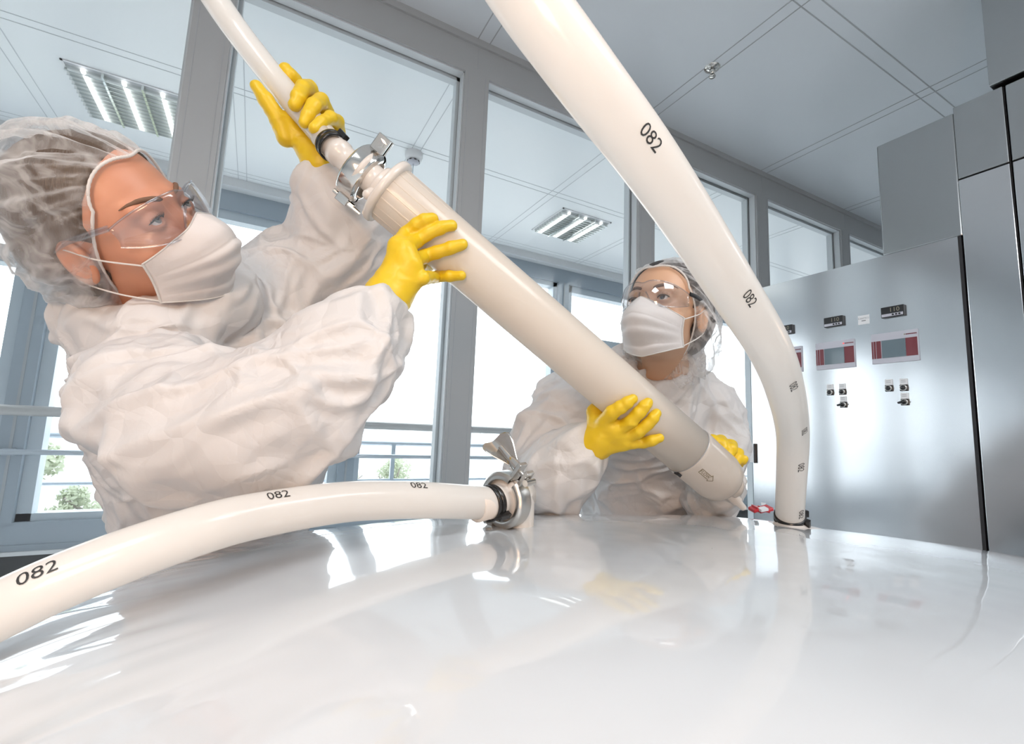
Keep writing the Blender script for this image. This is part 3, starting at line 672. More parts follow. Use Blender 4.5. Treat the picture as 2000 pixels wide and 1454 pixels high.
# capsule axis
KA = P(757, 375, .765); KB = P(1345, 882, .90); KD = norm(KB-KA); KR = .0475; KL = np.linalg.norm(KB-KA)
eC = tC.pts[-1]; aC = KD
tie(hC, eC-aC*.004, norm(tC.T[-1]), .0214, -FW*.2+RT*.8+UP*.5)
def clamp(c, a, rd, R, wing=True, label='', wid=.014):
    """steel tri-clamp: band around axis a, lugs pointing to rd"""
    a = norm(a); rd = norm(rd-(rd@a)*a); tn = np.cross(a, rd); t = empty('pipe_clamp', c, label, 'clamp', 'steel pipe clamps')
    if tn@UP < 0: tn = -tn
    FL = np.cross(a, rd)@tn < 0
    prof = [(-wid, R-.006), (-wid, R+.0005), (-wid*.75, R+.0055), (wid*.75, R+.0055), (wid, R+.0005), (wid, R-.006), (wid*.45, R-.001), (-wid*.45, R-.001)]
    for s, nm in ((1, 'clamp_half'), (-1, 'clamp_half')):
        ph = np.linspace(.13, math.pi-.10, 40)*s
        V = np.array([[c+a*tt+(rd*math.cos(p)+tn*math.sin(p))*r for p in ph] for tt, r in prof]); mb = MB(); mb.grid(V, closeu=True, smooth=True, flip=(s < 0) != FL)
        mb.obox(c+rd*(R+.014)+tn*s*.0085, [rd, tn, a], (.016, .0034, wid*.62))                 # lug
        mb.build(nm, 'satin' if wing else 'chrome', t, bevel=.0012)
    mb = MB(); mb.obox(c-rd*(R+.009), [rd, tn, a], (.008, .010, wid*.55)); mb.cyl(c-rd*(R+.009)-a*wid*1.15, c-rd*(R+.009)+a*wid*1.15, .0038, 14).build('hinge', 'satin' if wing else 'chrome', t, bevel=.001)
    b0 = c+rd*(R+.017)
    if wing:
        MB().cyl(b0-tn*.020, b0+tn*.040, .0035, 14).build('bolt', 'satin', t)
        MB().cyl(b0-tn*.017-a*.010, b0-tn*.017+a*.010, .0052, 16).build('bolt_head', 'chrome', t)
        MB().lathe(b0+tn*.012, tn, [(0, .0085), (.014, .0080), (.02, .006)], 20).build('nut_collar', 'chrome', t)
        # broad wing nut: a bent plate flaring away from the lugs
        U = np.linspace(0, 1, 14); W = np.linspace(-1, 1, 17); th_ = .0022; pl = []
        wd = np.array([.0066+.0185*math.sin(min(1, u*1.12)*math.pi*.5)**1.6 for u in U])
        wd[-3:] *= [.97, .86, .6]
        base = b0+tn*.016
        def surf(o): return np.array([[base+tn*(u*.060)+rd*(-.004*u)+(norm(a*.8+rd*.6)*w_*wd[i])+norm(rd*.8-a*.6)*(abs(w_)**1.5*wd[i]*.55-.003+o) for w_ in W] for i, u in enumerate(U)])
        mb = MB(); A_, B_ = surf(0), surf(th_); ring = np.concatenate([A_, B_[:, ::-1]], 1); mb.grid(ring, closev=True)
        mb.build('wing_nut', 'chrome', t)
        MB().cyl(base-tn*.004, base+tn*.042, .0055, 18, r2=.0042).build('wing_nut_stem', 'chrome', t)
    else:
        MB().cyl(b0-tn*.018, b0+tn*.018, .0042, 14).build('bolt', 'chrome', t)
        MB().cyl(b0+tn*.0125, b0+tn*.0215, .0068, 6).build('nut', 'chrome', t); MB().cyl(b0-tn*.0215, b0-tn*.0125, .0068, 6).build('nut', 'chrome', t)
        d0 = c-rd*(R+.012); MB().cyl(d0-tn*.002, d0+tn*.020, .0058, 16).build('hinge_pin', 'chrome', t)
        MB().cyl(d0+a*.008, d0+a*.034, .0046, 14, r2=.0036).build('locking_pin', 'chrome', t)
    return t
cC = P(706, 340, .772)
clamp(cC, KD, UP+RT*.6-FW*.3, .0405, False, 'shiny steel pipe clamp joining the upper hose to the filter capsule', .018)
fC = empty('hose_connector', eC, 'milky plastic connector between the upper hose and the steel clamp', 'connector', 'milky hose connectors')
lc = np.linalg.norm(cC-eC); ac = norm(cC-eC)
MB().lathe(eC-ac*.03, ac, [(0, .014), (0, .0185), (.034, .0190), (.036, .0225), (.05, .0225), (.052, .0205), (.030+lc-.012, .0205), (.030+lc-.006, .034), (.030+lc-.001, .0345), (.030+lc-.001, .014)], 40).build('barb', 'barb', fC)
# clamp on the bag hose
cB = eB+aB*.033
clamp(cB, aB, RT*.55+UP*.78-FW*.3, .0375, True, 'satin steel pipe clamp with wing nut at the end of the lower hose')
fB = empty('hose_connector', eB, 'milky plastic connector between the lower hose and the winged clamp', 'connector', 'milky hose connectors')
MB().lathe(eB-aB*.03, aB, [(0, .018), (0, .0222), (.034, .0222), (.036, .0248), (.046, .0248), (.048, .0235), (.054, .0260), (.058, .0330), (.062, .0342), (.062, .018)], 40).build('barb', 'barb', fB)
pe = cB+aB*.002; t = empty('bag_port', pe, 'short milky port in the bag behind the winged clamp', 'port', 'ports in the film bag')
q = pe+aB*.02; zz = bag_z(q+aB*.02)
MB().lathe(pe-aB*.0, aB, [(.0, .018), (.0, .0342), (.005, .033), (.010, .0240), (.03, .0235), (.045, .0235), (.046, .001)], 40).build('flange', 'barb', t)
g = pe+aB*.032; MB().lathe((g[0], g[1], zz-.03), (0, 0, 1), [(0, .05), (.02, .035), (.03, .024), (g[2]-zz+.035, .0235), (g[2]-zz+.05, .012), (g[2]-zz+.051, .001)], 40).build('stub', 'barb', t)
# filter capsule
cap_ = empty('filter_capsule', (KA+KB)/2, 'long milky white cylindrical filter capsule held slanting by four gloved hands', 'filter')
k0 = KA; L1 = np.linalg.norm(cC-KA)
def kl(prof, nm, mt, n=72): return MB().lathe(k0, KD, prof, n).build(nm, mt, cap_)
kl([(-.002, .001), (-.002, KR-.002), (.004, KR), (.02, KR), (.30, KR+.0008), (.5, KR+.001), (KL, KR+.001), (KL, KR-.001)], 'housing', 'capsule')
kl([(-.006, .030), (-.006, KR+.007), (-.003, KR+.009), (.003, KR+.009), (.006, KR+.007), (.007, KR-.001)], 'flange', 'barb')
kl([(-.020, .023), (-.020, .030), (-.016, .032), (-.006, .032)], 'collar', 'barb')
kl([(-L1+.006, .016), (-L1+.006, .033), (-L1+.012, .030), (-L1+.018, .0235), (-.024, .0235), (-.020, .026)], 'neck', 'barb')
for ag in range(18):
    an = ag/18*2*math.pi; u_ = norm(np.cross(KD, [0, 0, 1])); v_ = np.cross(KD, u_); d_ = u_*math.cos(an)+v_*math.sin(an)
    MB().obox(k0+KD*.05+d_*(KR-.0002), [KD, np.cross(KD, d_), d_], (.045, .0016, .0008)).build('rib', 'capsule', cap_, bevel=.0006)
vd = norm(-RT*.6-UP*.2-FW*.75); vd = norm(vd-(vd@KD)*KD)
MB().cyl(k0-KD*.012+vd*.026, k0-KD*.012+vd*.046, .0075, 16).lathe(k0-KD*.012+vd*.046, vd, [(0, .0075), (.003, .006), (.004, .0001)], 16).build('vent_valve', 'barb', cap_)
lw = norm(-RT*.55-UP*.8); lw = norm(lw-(lw@KD)*KD)
MB().ball(k0+lw*(KR+.004)+KD*.004, .0045, 8).build('seal_stud', 'glass', cap_)
# lower cup
EL = .108
kl([(KL-.004, KR+.001), (KL-.002, KR+.0028), (KL+.004, KR+.003), (KL+.03, KR+.002), (KL+EL-.03, KR+.0015), (KL+EL-.010, KR-.003), (KL+EL, KR-.012), (KL+EL+.004, KR-.026), (KL+EL+.005, .001)], 'end_cup', 'cup')
kl([(KL-.0045, KR+.0014), (KL-.0040, KR+.0022), (KL-.0032, KR+.0022)], 'joint_line', 'greytext')
dr = norm(KD*.75-UP*.45+RT*.35); pe = k0+KD*(KL+EL-.004)-UP*.012
MB().cyl(pe, pe+dr*.035, .012, 20, r2=.010).cyl(pe+dr*.035, pe+dr*.055, .0075, 16, r2=.006).build('drain_nozzle', 'barb', cap_)
pe2 = k0+KD*(KL+EL-.030)-UP*.02+RT*.03
MB().lathe(pe2-FW*.0, norm(RT+KD*.6), [(0, .020), (.008, .022), (.014, .018), (.016, .001)], 24).build('outlet_cap', 'cup', cap_)
class Cyl(Tube):
    def __init__(s, a, d, L, r):
        s.pts = np.array([a+d*t for t in np.linspace(0, L, 60)]); s.r = r; s.V, (s.T, s.A, s.B) = tubeframes(s.pts, r, 48); s.L = np.linspace(0, L, 60)
kc = Cyl(k0, KD, KL+EL-.03, KR+.0024)
def onk(px, py, off=0.):
    """point on the near surface of the capsule in that direction, lifted by off"""
    o = CAM; d = norm(ray(px, py)); w_ = o-k0; R = KR+off
    a1 = d-(d@KD)*KD; b1 = w_-(w_@KD)*KD; A_ = a1@a1; B_ = a1@b1; C_ = b1@b1-R*R; D_ = B_*B_-A_*C_
    t_ = (-B_-math.sqrt(D_))/A_ if D_ > 0 else -B_/A_
    return o+d*t_
def kmark(V2, faces, px, py, nm, mt='ink2'):
    l0, p0 = kc.find(px, py); V = kc.at(l0+V2[:, 0], p0+V2[:, 1]/kc.r, .0004); mb = MB(); mb.add(V, faces, smooth=False); return mb.build(nm, mt, cap_)
tv, tf = text_mesh('FLOW', .0085, 2); kmark(tv*[1, -1, 1], tf, 1374, 927, 'flow_word')
def poly_strip(pts, w=.0006, n=10):
    V = []; F = []
    for (a, b) in zip(pts[:-1], pts[1:]):
        a = np.array(a); b = np.array(b); d = (b-a)/np.linalg.norm(b-a); nn = np.array([-d[1], d[0]])*w
        for i in range(n+1):
            p_ = a+(b-a)*i/n; V += [p_-nn, p_+nn]
            if i: k_ = len(V); F.append((k_-4, k_-2, k_-1, k_-3))
    V = np.array(V); return np.c_[V, np.zeros(len(V))], F
arr = [(.62*a_+.004, .62*b_) for a_, b_ in [(-.026, -.0075), (-.026, .0075), (.014, .0075), (.014, .0125), (.027, 0), (.014, -.0125), (.014, -.0075), (-.026, -.0075)]]
v_, f_ = poly_strip(arr, .0005); kmark(v_, f_, 1374, 927, 'flow_arrow')
for i in range(5):
    v_, f_ = poly_strip([(-.011+.003*(i % 2)+.010*(i//3), -.002*i), (.012-.003*(i % 3)+.010*(i//3), -.002*i)], .00055); v_[:, 1] = (i-2)*.0062; kmark(v_, f_, 1404, 893, 'small_print')
# small black latch under the joint
lp = onk(1318, 915, .003); MB().obox(k0+KD*KL+norm((lp-k0)-((lp-k0)@KD)*KD+lw*.02)*(KR+.004), [KD, np.cross(KD, lw), lw], (.003, .008, .003)).build('joint_latch', 'black', cap_)
# ================================================================ PEOPLE
def head_frame(c, R3): return np.asarray(c), np.asarray(R3)      # columns: right, forward, up
def body(parent, c, A, chest, neck_r, joints, skin, fine):
    """one continuous body: head, neck, torso, arms and legs. joints: list of (points, radii)"""
    H = lambda x, y, z: c+A@np.array([x, y, z])
    allp = np.concatenate([np.array(j[0]) for j in joints]+[[c]]); lo = np.minimum(allp.min(0)-.16, c-.17); hi = np.maximum(allp.max(0)+.16, c+.17); lo[2] = 0
    ax = [axis_points(lo[k], hi[k], c[k]-.145, c[k]+.145, fine, .014) for k in range(3)]
    s = SDF(*ax)
    for pts, rs in joints: s.chain(pts, rs, .03)
    s.cone(H(0, -.02, -.05), chest, .052, neck_r, .03)
    s.ell(H(0, -.012, .032), (.074, .094, .083), A, .01)
    s.ell(H(0, .030, -.028), (.060, .060, .078), A, .03)
    s.ell(H(0, .066, -.098), (.020, .018, .016), A, .03)
    for x in (-1, 1):
        s.ell(H(x*.040, .058, -.034), (.022, .020, .022), A, .02)
        s.cone(H(x*.010, .083, .020), H(x*.042, .072, .017), .0085, .006, .014)
    for x in (-1, 1): s.ell(H(x*.031, .097, -.001), (.0165, .015, .0125), A, .010, 'd')
    s.cone(H(0, .080, .012), H(0, .108, -.036), .0065, .0105, .010)
    for x in (-1, 1): s.ell(H(x*.011, .100, -.041), (.0075, .010, .007), A, .006)
    s.cone(H(-.018, .088, -.070), H(.018, .088, -.070), .007, .007, .009)
    for x in (-1, 1):
        s.ell(H(x*.031, .0742, -.001), (.0150, .0150, .0142), A, .003)
        s.ell(H(x*.031, .0930, -.0008), (.0128, .016, .0050), A, .0018, 'd')
        s.ell(H(x*.078, -.012, -.016), (.010, .019, .031), A, .008)
        s.ell(H(x*.086, -.008, -.012), (.006, .012, .021), A, .004, 'd')
    V, F = s.mesh(); V = relax(V, F, 1, .4)
    return put('body', V, F, skin, parent)
def eyes(parent, c, A, gaze, iris):
    g = norm(gaze)
    for x in (-1, 1):
        e = c+A@np.array([x*.031, .0738, -.001]); u = norm(np.cross(g, [0, 0, 1])); v = np.cross(u, g); r = .0122
        th = np.array([0, .1, .2, .22, .3, .42, .50, .53, .7, 1., 1.4, 1.9, 2.5, math.pi]); ph = np.linspace(0, 2*math.pi, 36, endpoint=False)
        V = np.array([[e+r*(g*math.cos(t)+(u*math.cos(p)+v*math.sin(p))*math.sin(t)) for p in ph] for t in th])
        mb = MB()
        mb.grid(V[:4], closev=True, mi=2); mb.grid(V[3:8], closev=True, mi=1); mb.grid(V[7:], closev=True, mi=0)
        mb.build('eyeball', ['sclera', iris, 'pupil'], parent)
def lidline(parent, c, A):
    H = lambda x, y, z: c+A@np.array([x, y, z])
    for s in (-1, 1):
        mb = MB(); pts = []
        for t in np.linspace(-1, 1, 15): 
            x = .031*s+.0135*t; z = .0042*(1-t*t)-.0006; y = .0742+math.sqrt(max(1e-6, .0153**2-(x-.031*s)**2-(z)**2)); pts.append(H(x, y+.0004, z))
        mb.sweep(pts, [.0003]+[.0009]*13+[.0003], 6)
        for i in range(1, 14, 1): 
            p = pts[i]; t = -1+2*i/14; d = A@norm([.35*t+.25*s, .8, .6]); mb.sweep([p, p+d*.004, p+d*.006+A@np.array([0, 0, .0015])], [.00035, .00025, .0001], 4)
        mb.build('eyelashes', 'lid', parent)
        V = []; 
        top = [H(s*(.012+.040*t), .0925-.022*t**2*1.3, .019+.008*math.sin(t*2.4)) for t in np.linspace(0, 1, 12)]
        mb = MB(); mb.sweep(top, [.0012]+[.0030]*3+[.0027]*4+[.002]*2+[.0012, .0005], 8, flat=.55); mb.build('eyebrow', 'brow', parent)
M['brow'] = mat('brow_hair', (.16, .085, .05), .7)
def hair(parent, c, A, mt, tail=True):
    H = lambda x, y, z: c+A@np.array([x, y, z])
    ax = [np.arange(c[k]-.17, c[k]+.17, .004) for k in range(3)]; s = SDF(*ax)
    s.ell(H(0, -.018, .036), (.081, .100, .084), A, .01); s.ell(H(0, -.050, -.005), (.086, .088, .084), A, .03)
    if tail: s.ell(H(0, -.092, -.01), (.046, .044, .046), A, .03)
    s.ell(H(0, .125, -.02), (.100, .095, .108), A, .006, 'd'); s.ell(H(0, .05, -.11), (.12, .10, .07), A, .01, 'd')
    for x in (-1, 1): s.ell(H(x*.085, 0, -.025), (.03, .026, .036), A, .01, 'd')
    def front(g):
        l = (g-c)@A; return -(l[..., 1]-(.022+.70*np.clip(l[..., 2]-.02, 0, 1)-1.1*np.clip(-.02-l[..., 2], 0, .1)))
    s.op(front, c-.17, c+.17, .004, 'd')
    V, F = s.mesh(); q = (V-c)@A; n = vnormals(V, F)
    V = V+n*(vnoise(np.stack([q[:, 0]*90, q[:, 1]*12, q[:, 2]*60], 1))*.0012)[:, None]
    return put('hair', V, F, mt, parent)
def bouffant(parent, c, A, rim, back, bulge, low=1., seed=0, drop=.0, pleats=34):
    """sheer cap: rim(phi)-> point in head frame; balloons back to a closed crown"""
    nph, ns = 260, 70; ph = np.linspace(0, 2*np.pi, nph, endpoint=False); R_ = np.array([rim(p) for p in ph])
    C0 = np.array([0, -.035, .015-drop]); s_ = np.linspace(0, 1, ns)
    dr = R_-C0; out = []
    r0 = np.linalg.norm(dr, axis=1); d0 = dr/r0[:, None]; db = norm(np.array(back))
    for s in s_:
        ang = np.arccos(np.clip(d0@db, -1, 1)); t = s
        d = (np.sin((1-t)*ang)[:, None]*d0+np.sin(t*ang)[:, None]*db)/np.sin(ang)[:, None]
        e = 1/np.sqrt((d[:, 0]/bulge[0])**2+(d[:, 1]/bulge[1])**2+(d[:, 2]/(bulge[2] if True else 1))**2)
        lowm = np.clip(-d[:, 2], 0, 1)**1.5*low; e = e*(1+lowm)
        b = 1-(1-min(1, s/.16))**2
        rr = r0*(1-b)+e*b
        pl = np.sin(ph*pleats+3*np.sin(ph*3+seed)+s*2)*.0022*math.exp(-s*3.2)*min(1, s*14)+np.sin(ph*pleats*.43+seed)*.0042*math.exp(-((s-.25)/.28)**2)
        q = np.stack([np.cos(ph)*5.5, np.sin(ph)*5.5, np.full(nph, s*2.4)], 1)+seed; q3 = np.stack([np.cos(ph)*13, np.sin(ph)*13, np.full(nph, s*4.5)], 1)+seed; n1 = ((1-2*np.abs(vnoise(q)))*.0075+(1-2*np.abs(vnoise(q3)))*.0028)*(1-s**3)+vnoise(d*8+seed)*.0035
        fr = np.arange(nph)
        out.append(C0+d*(rr+pl+n1*min(1, s*5))[:, None])
    V = np.array(out)@A.T+c
    o = MB().grid(V, closev=True, flip=True).build('hair_cap', 'cap', parent)
    rp = (np.array([rim(p) for p in ph]))@A.T+c
    rw = .0019+.0002*np.sin(ph*70)
    mb = MB(); Vr, _ = tubeframes(np.vstack([rp, rp[:1]]), np.append(rw, rw[0]), 8); mb.grid(Vr, closev=True, flip=True); mb.build('elastic_rim', 'cap_edge', o)
    return o
def mask(parent, c, A, fx=1., seed=0):
    H = lambda x, y, z: c+A@np.array([x, y, z]); nu, nv = 61, 61; V = np.zeros((nu, nv, 3))
    for i, u in enumerate(np.linspace(-1, 1, nu)):
        for j, v in enumerate(np.linspace(0, 1, nv)):
            a = abs(u); wd = .068+.003*math.sin(v*math.pi)*(-1)-.003*v
            x = u*wd
            ztop = -.008-.030*a**1.1; zbot = -.122+.030*a**1.6; z = ztop*(1-v)+zbot*v
            ymid = .110+.034*math.sin(min(1, v*1.12+.06)*math.pi)**.75-.022*v**3; yside = .060-.018*v
            e = a**2.1; y = ymid*(1-e)+yside*e
            y += .0024*math.cos(v*math.pi*9)*(1-a**4)*(1 if v > .35 else .25)
            y += -.006*math.exp(-((v-.0)/.12)**2)*(1-a)
            V[i, j] = (x, y, z)
    n_ = vnoise(V.reshape(-1, 3)*38+seed)*.0028+(1-2*np.abs(vnoise(V.reshape(-1, 3)*22+seed+3)))*.0025
    V[..., 1] += n_.reshape(nu, nv)*np.clip(1-np.abs(np.linspace(-1, 1, nu))**6, 0, 1)[:, None]
    W = V@A.T+c; o = MB().grid(W).build('face_mask', 'mask', parent); sol = o.modifiers.new('thick', 'SOLIDIFY'); sol.thickness = .0008
    for s, i in ((-1, 0), (1, nu-1)):
        mb = MB(); mb.sweep(W[i], .0016, 8); mb.build('mask_seam', 'cap_edge', o)
        a_, b_ = W[i, 3], W[i, -3]; ear = H(s*.081, -.022, .005); er2 = H(s*.078, -.030, -.035)
        mb = MB(); mb.sweep(spline([a_, (a_*.5+ear*.5)+A@np.array([s*.006, 0, 0]), ear, er2, (b_*.5+er2*.5)+A@np.array([s*.008, 0, 0]), b_], 40), .0011, 8); mb.build('ear_loop', 'cap_edge', o)
    for i_ in (0, nv-1):
        mb = MB(); mb.sweep(W[:, i_], .0011, 6); mb.build('mask_hem', 'cap_edge', o)
    return o
def goggles(parent, c, A, temple):
    H = lambda q: q@A.T+c
    nu, nv = 61, 17; u = np.linspace(-1, 1, nu); V = np.zeros((nu, nv, 3))
    def yy(x): return .119-.060*np.abs(x/.074)**2.6
    xs = u*.074; zt = .026-.016*np.abs(u)**4-.004*np.exp(-(u/.12)**2); zb = -.028+.020*np.exp(-(u/.20)**2)+.016*np.abs(u)**5
    for j, v in enumerate(np.linspace(0, 1, nv)):
        V[:, j, 0] = xs; V[:, j, 1] = yy(xs)-.004*(2*v-1)**2; V[:, j, 2] = zt*(1-v)+zb*v
    W = H(V); o = MB().grid(W).build('safety_goggles', 'goggle', parent); sol = o.modifiers.new('thick', 'SOLIDIFY'); sol.thickness = .0016
    mb = MB(); mb.sweep(W[:, 0], .0011, 8); mb.build('upper_rim', 'gogglerim', o)
    mb = MB(); mb.sweep(W[:, -1], .0007, 8); mb.build('lower_rim', 'gogglerim', o)
    for s in (-1, 1):
        p = spline([(s*.006, .112, .004), (s*.0105, .106, -.006), (s*.014, .1, -.020)], 10); mb = MB(); mb.sweep(H(p), .0016, 8); mb.build('nose_pad', 'gogglerim', o)
        p = spline([(s*.074, .058, .012), (s*.082, .035, .012), (s*.085, 0, .010), (s*.083, -.035, .0)], 16); mb = MB(); mb.sweep(H(p), [.0045]*12+[.004, .0035, .003, .002], 10, flat=.35); mb.build('temple', temple, o)
    return o
def crumple(V, F, amp=1., seed=0., keep=None):
    """flat facets meeting in sharp ridges, like thin non-woven cloth"""
    n = vnormals(V, F); D_ = norm(RT*.75+UP*.5); q = V-.60*(V@D_)[:, None]*D_
    p = q+.05*np.stack([vnoise(V*6, 1), vnoise(V*6, 2), vnoise(V*6, 5)], 1)+.02*np.stack([vnoise(V*15, 1), vnoise(V*15, 2), vnoise(V*15, 5)], 1)
    f1, f2 = worley(p*6.5+seed); rg = lambda f, sd, e: (1-np.abs(vnoise(p*f+seed, sd)))**e
    k1, k2 = worley(p*12+seed+3); h = .007*(f1-.5)+.0085*np.exp(-((f2-f1)/.10)**2)+.0065*np.exp(-((k2-k1)/.12)**2)+.013*(rg(5.5, 1, 3)-.35)+.011*(rg(9.5, 4, 4)-.3)+.0065*(rg(17, 6, 4)-.3)+.0030*(rg(31, 9, 4)-.3)+vnoise(V*4.5, 8)*.006
    return V+n*(h*amp)[:, None]
def suit(parent, chains, lo, hi, fine=.0040, zf=.75, seed=0., collar=None, k=.035, cuts=()):
    s = SDF(axis_points(lo[0], hi[0], lo[0], hi[0], fine, fine), axis_points(lo[1], hi[1], lo[1], hi[1], fine, fine), axis_points(lo[2], hi[2], zf, hi[2], fine, .02))
    for pts, rs in chains: s.chain(pts, rs, k)
    if collar is not None:
        for (cc, rr) in collar: s.ell(cc, rr, None, .02)
    for (a, b, ra, rb) in cuts: s.cone(a, b, ra, rb, .008, 'd')
    V, F = s.mesh(); V = relax(V, F, 2, .5); V = crumple(V, F, 1., seed); V = relax(V, F, 1, .4)
    return put('coverall', V, F, 'suit', parent)
def glove(parent, name_parts, palm, fingers, cuff, res=.0019, k=.0035, kp=.012):
    """palm: list of (a,b,ra,rb) merged softly; fingers: lists of (points, radii)"""
    pts = np.concatenate([[a, b] for a, b, _, _ in palm]+[np.array(f[0]) for f in fingers]+[np.array(cuff[0])])
    lo = pts.min(0)-.04; hi = pts.max(0)+.04; s = SDF(*[np.arange(lo[i], hi[i], res) for i in range(3)])
    for a, b, ra, rb in palm: s.cone(a, b, ra, rb, kp)
    s.chain(cuff[0], cuff[1], .012)
    for p, r in fingers:
        f = SDF(*s.ax)
        for i in range(len(p)-1): f.cone(p[i], p[i+1], r[i], r[i+1], .003)
        s.D = smin(s.D, f.D, k)
    V, F = s.mesh(); V = relax(V, F, 1, .4); n = vnormals(V, F)
    h = (1-2*np.abs(vnoise(V*np.array([55, 60, 90]), 3)))*.0007+(1-2*np.abs(vnoise(V*26, 4)))*.0009
    V = V+n*h[:, None]
    return put('glove', V, F, 'glove', parent)
FR = [.0098, .0095, .0090, .0085]
# ---------------------------------------------------------------- woman on the left
c1 = P(237, 440, .64)
A1 = np.array([[-0.3749, 0.7428, -0.5547], [-0.5976, -0.651, -0.468], [-0.7088, 0.156, 0.688]])
base1 = P(430, 1080, 1.27); base1[2] = 0
p1 = empty('person', base1, 'person in white coverall looking up on the left, raised yellow gloves gripping hose and capsule', 'person', 'people in white coveralls')
neck1 = P(345, 640, .76)
shR = P(255, 735, .66); elR = P(465, 850, .555); wrR = P(748, 590, .675)
shL = P(515, 600, .88); elL = P(665, 545, .985); wrL = P(628, 332, .845)
chest1 = P(390, 760, .84); bel1 = P(420, 900, .96); pel1 = P(430, 1080, 1.20)
kn = lambda b, dx, dy, z: np.array([b[0]+dx, b[1]+dy, z])
legs1 = [([pel1, kn(base1, -.10, 0, .5), kn(base1, -.10, 0, .06)], [.09, .06, .045]), ([pel1, kn(base1, .10, .05, .5), kn(base1, .10, .05, .06)], [.09, .06, .045])]
feet1 = [([kn(base1, -.10, 0, .06), kn(base1, -.06, -.14, .04)], [.045, .035]), ([kn(base1, .10, .05, .06), kn(base1, .14, -.09, .04)], [.045, .035])]
body(p1, c1, A1, neck1, .055, [([neck1, chest1, bel1, pel1], [.06, .11, .11, .12]), ([shR, elR, wrR], [.045, .038, .026]), ([shL, elL, wrL], [.045, .038, .026]), ([neck1, shR], [.05, .045]), ([neck1, shL], [.05, .045])]+legs1+feet1, 'skin', .0018)
eyes(p1, c1, A1, norm(A1[:, 1]*.75+RT*.45+UP*.45-FW*.25), 'iris'); lidline(p1, c1, A1)
hair(p1, c1, A1, 'hair')
def rim1(p):
    s, co = math.sin(p), math.cos(p)
    y = .046+.032*co**1.4 if co > 0 else .046-.092*abs(co); k_ = math.sqrt(1-((y+.012)/.101)**2)
    return np.array([.0805*k_*s, y, .032+.089*k_*co]) if co > 0 else np.array([(.0805*k_*(1-abs(co))+.074*abs(co))*s, y, .032-.135*abs(co)])
bouffant(p1, c1, A1, rim1, (0, -.95, -.12), (.098, .118, .115), low=.14, seed=1.3)
mask(p1, c1, A1, seed=2); goggles(p1, c1, A1, 'gogglerim')
ch1 = [([P(305, 640, .74), P(345, 705, .78), P(412, 780, .85), P(432, 900, .96), pel1], [.080, .115, .160, .175, .17]),
       ([P(420, 620, .80), P(480, 680, .86)], [.075, .11]),
       ([P(302, 735, .67), P(318, 797, .625), P(385, 836, .585), P(500, 835, .575), P(610, 772, .585), P(695, 695, .605), P(735, 638, .632)], [.066, .073, .068, .065, .062, .055, .040]),
       ([P(470, 590, .86), P(560, 560, .91), P(665, 530, .95), P(670, 470, .93), P(645, 410, .88), P(626, 368, .855)], [.085, .088, .090, .078, .056, .037])]
ch1 += [([pel1, kn(base1, -.10, 0, .5), kn(base1, -.10, 0, .10)], [.14, .10, .085]), ([pel1, kn(base1, .10, .05, .5), kn(base1, .10, .05, .10)], [.14, .10, .085])]+[(q_[0], [.055, .048]) for q_ in feet1]
# collar ring and the hood folds at the nape
col1 = []
nc = P(352, 618, .735); na = norm(c1+A1@np.array([0, -.02, -.06])-nc); u_ = norm(np.cross(na, FW)); v_ = np.cross(na, u_)
ringp = [nc+(u_*math.cos(t)*.082+v_*math.sin(t)*.070) for t in np.linspace(0, 2*math.pi, 15)]
ch1.append((ringp, [.020+.006*math.sin(i*2.1) for i in range(15)]))
ch1.append(([P(170, 615, .70), P(215, 640, .67), P(300, 625, .66)], [.030, .036, .028]))
allp = np.concatenate([np.array(q[0]) for q in ch1]); 
suit(p1, ch1, allp.min(0)-.19, allp.max(0)+.13, seed=1., cuts=[(nc+na*.0, nc+na*.10, .050, .075)])
# her right glove, fingers spread on the capsule
T = lambda px, py, o=.0095: onk(px, py, o)
gR = []
idx = [P(776, 480, .690), T(792, 458, .014), T(813, 439), T(829, 431), T(845, 427, .007)]
mid = [P(790, 484, .686), T(814, 470, .016), T(838, 455), T(860, 446), T(882, 441, .007)]
rng = [P(800, 512, .684), T(828, 502, .018), T(852, 493), T(880, 484), T(903, 478, .008)]
pky = [P(802, 545, .688), P(826, 543, .690), T(852, 541, .010), T(878, 540, .008), T(901, 538, .007)]
kc1 = [P(779, 482, .692), P(793, 496, .688), P(803, 520, .688), P(806, 546, .692)]
wr1 = P(762, 568, .690)
thb = [P(782, 530, .70), P(800, 515, .745), P(818, 520, .79), P(838, 520, .83)]
palm = [(wr1, kc1[0], .023, .0125), (wr1+RT*.004, kc1[1], .022, .0125), (wr1+RT*.008-UP*.006, kc1[2], .021, .0125), (wr1+RT*.012-UP*.01, kc1[3], .019, .0125), (kc1[0], kc1[1], .012, .012), (kc1[1], kc1[2], .012, .012), (kc1[2], kc1[3], .012, .012)]
glove(p1, None, palm, [(idx, [.0112, .0108, .0100, .0096, .0080]), (mid, [.0112, .0108, .0102, .0096, .0080]), (rng, [.0112, .0102, .0098, .0092, .0078]), (pky, [.0105, .0098, .0086, .0080, .0068]), (thb, [.015, .0125, .011, .009])],
      ([P(728, 622, .668), P(746, 596, .675), wr1, P(768, 556, .69)], [.032, .031, .027, .024]))
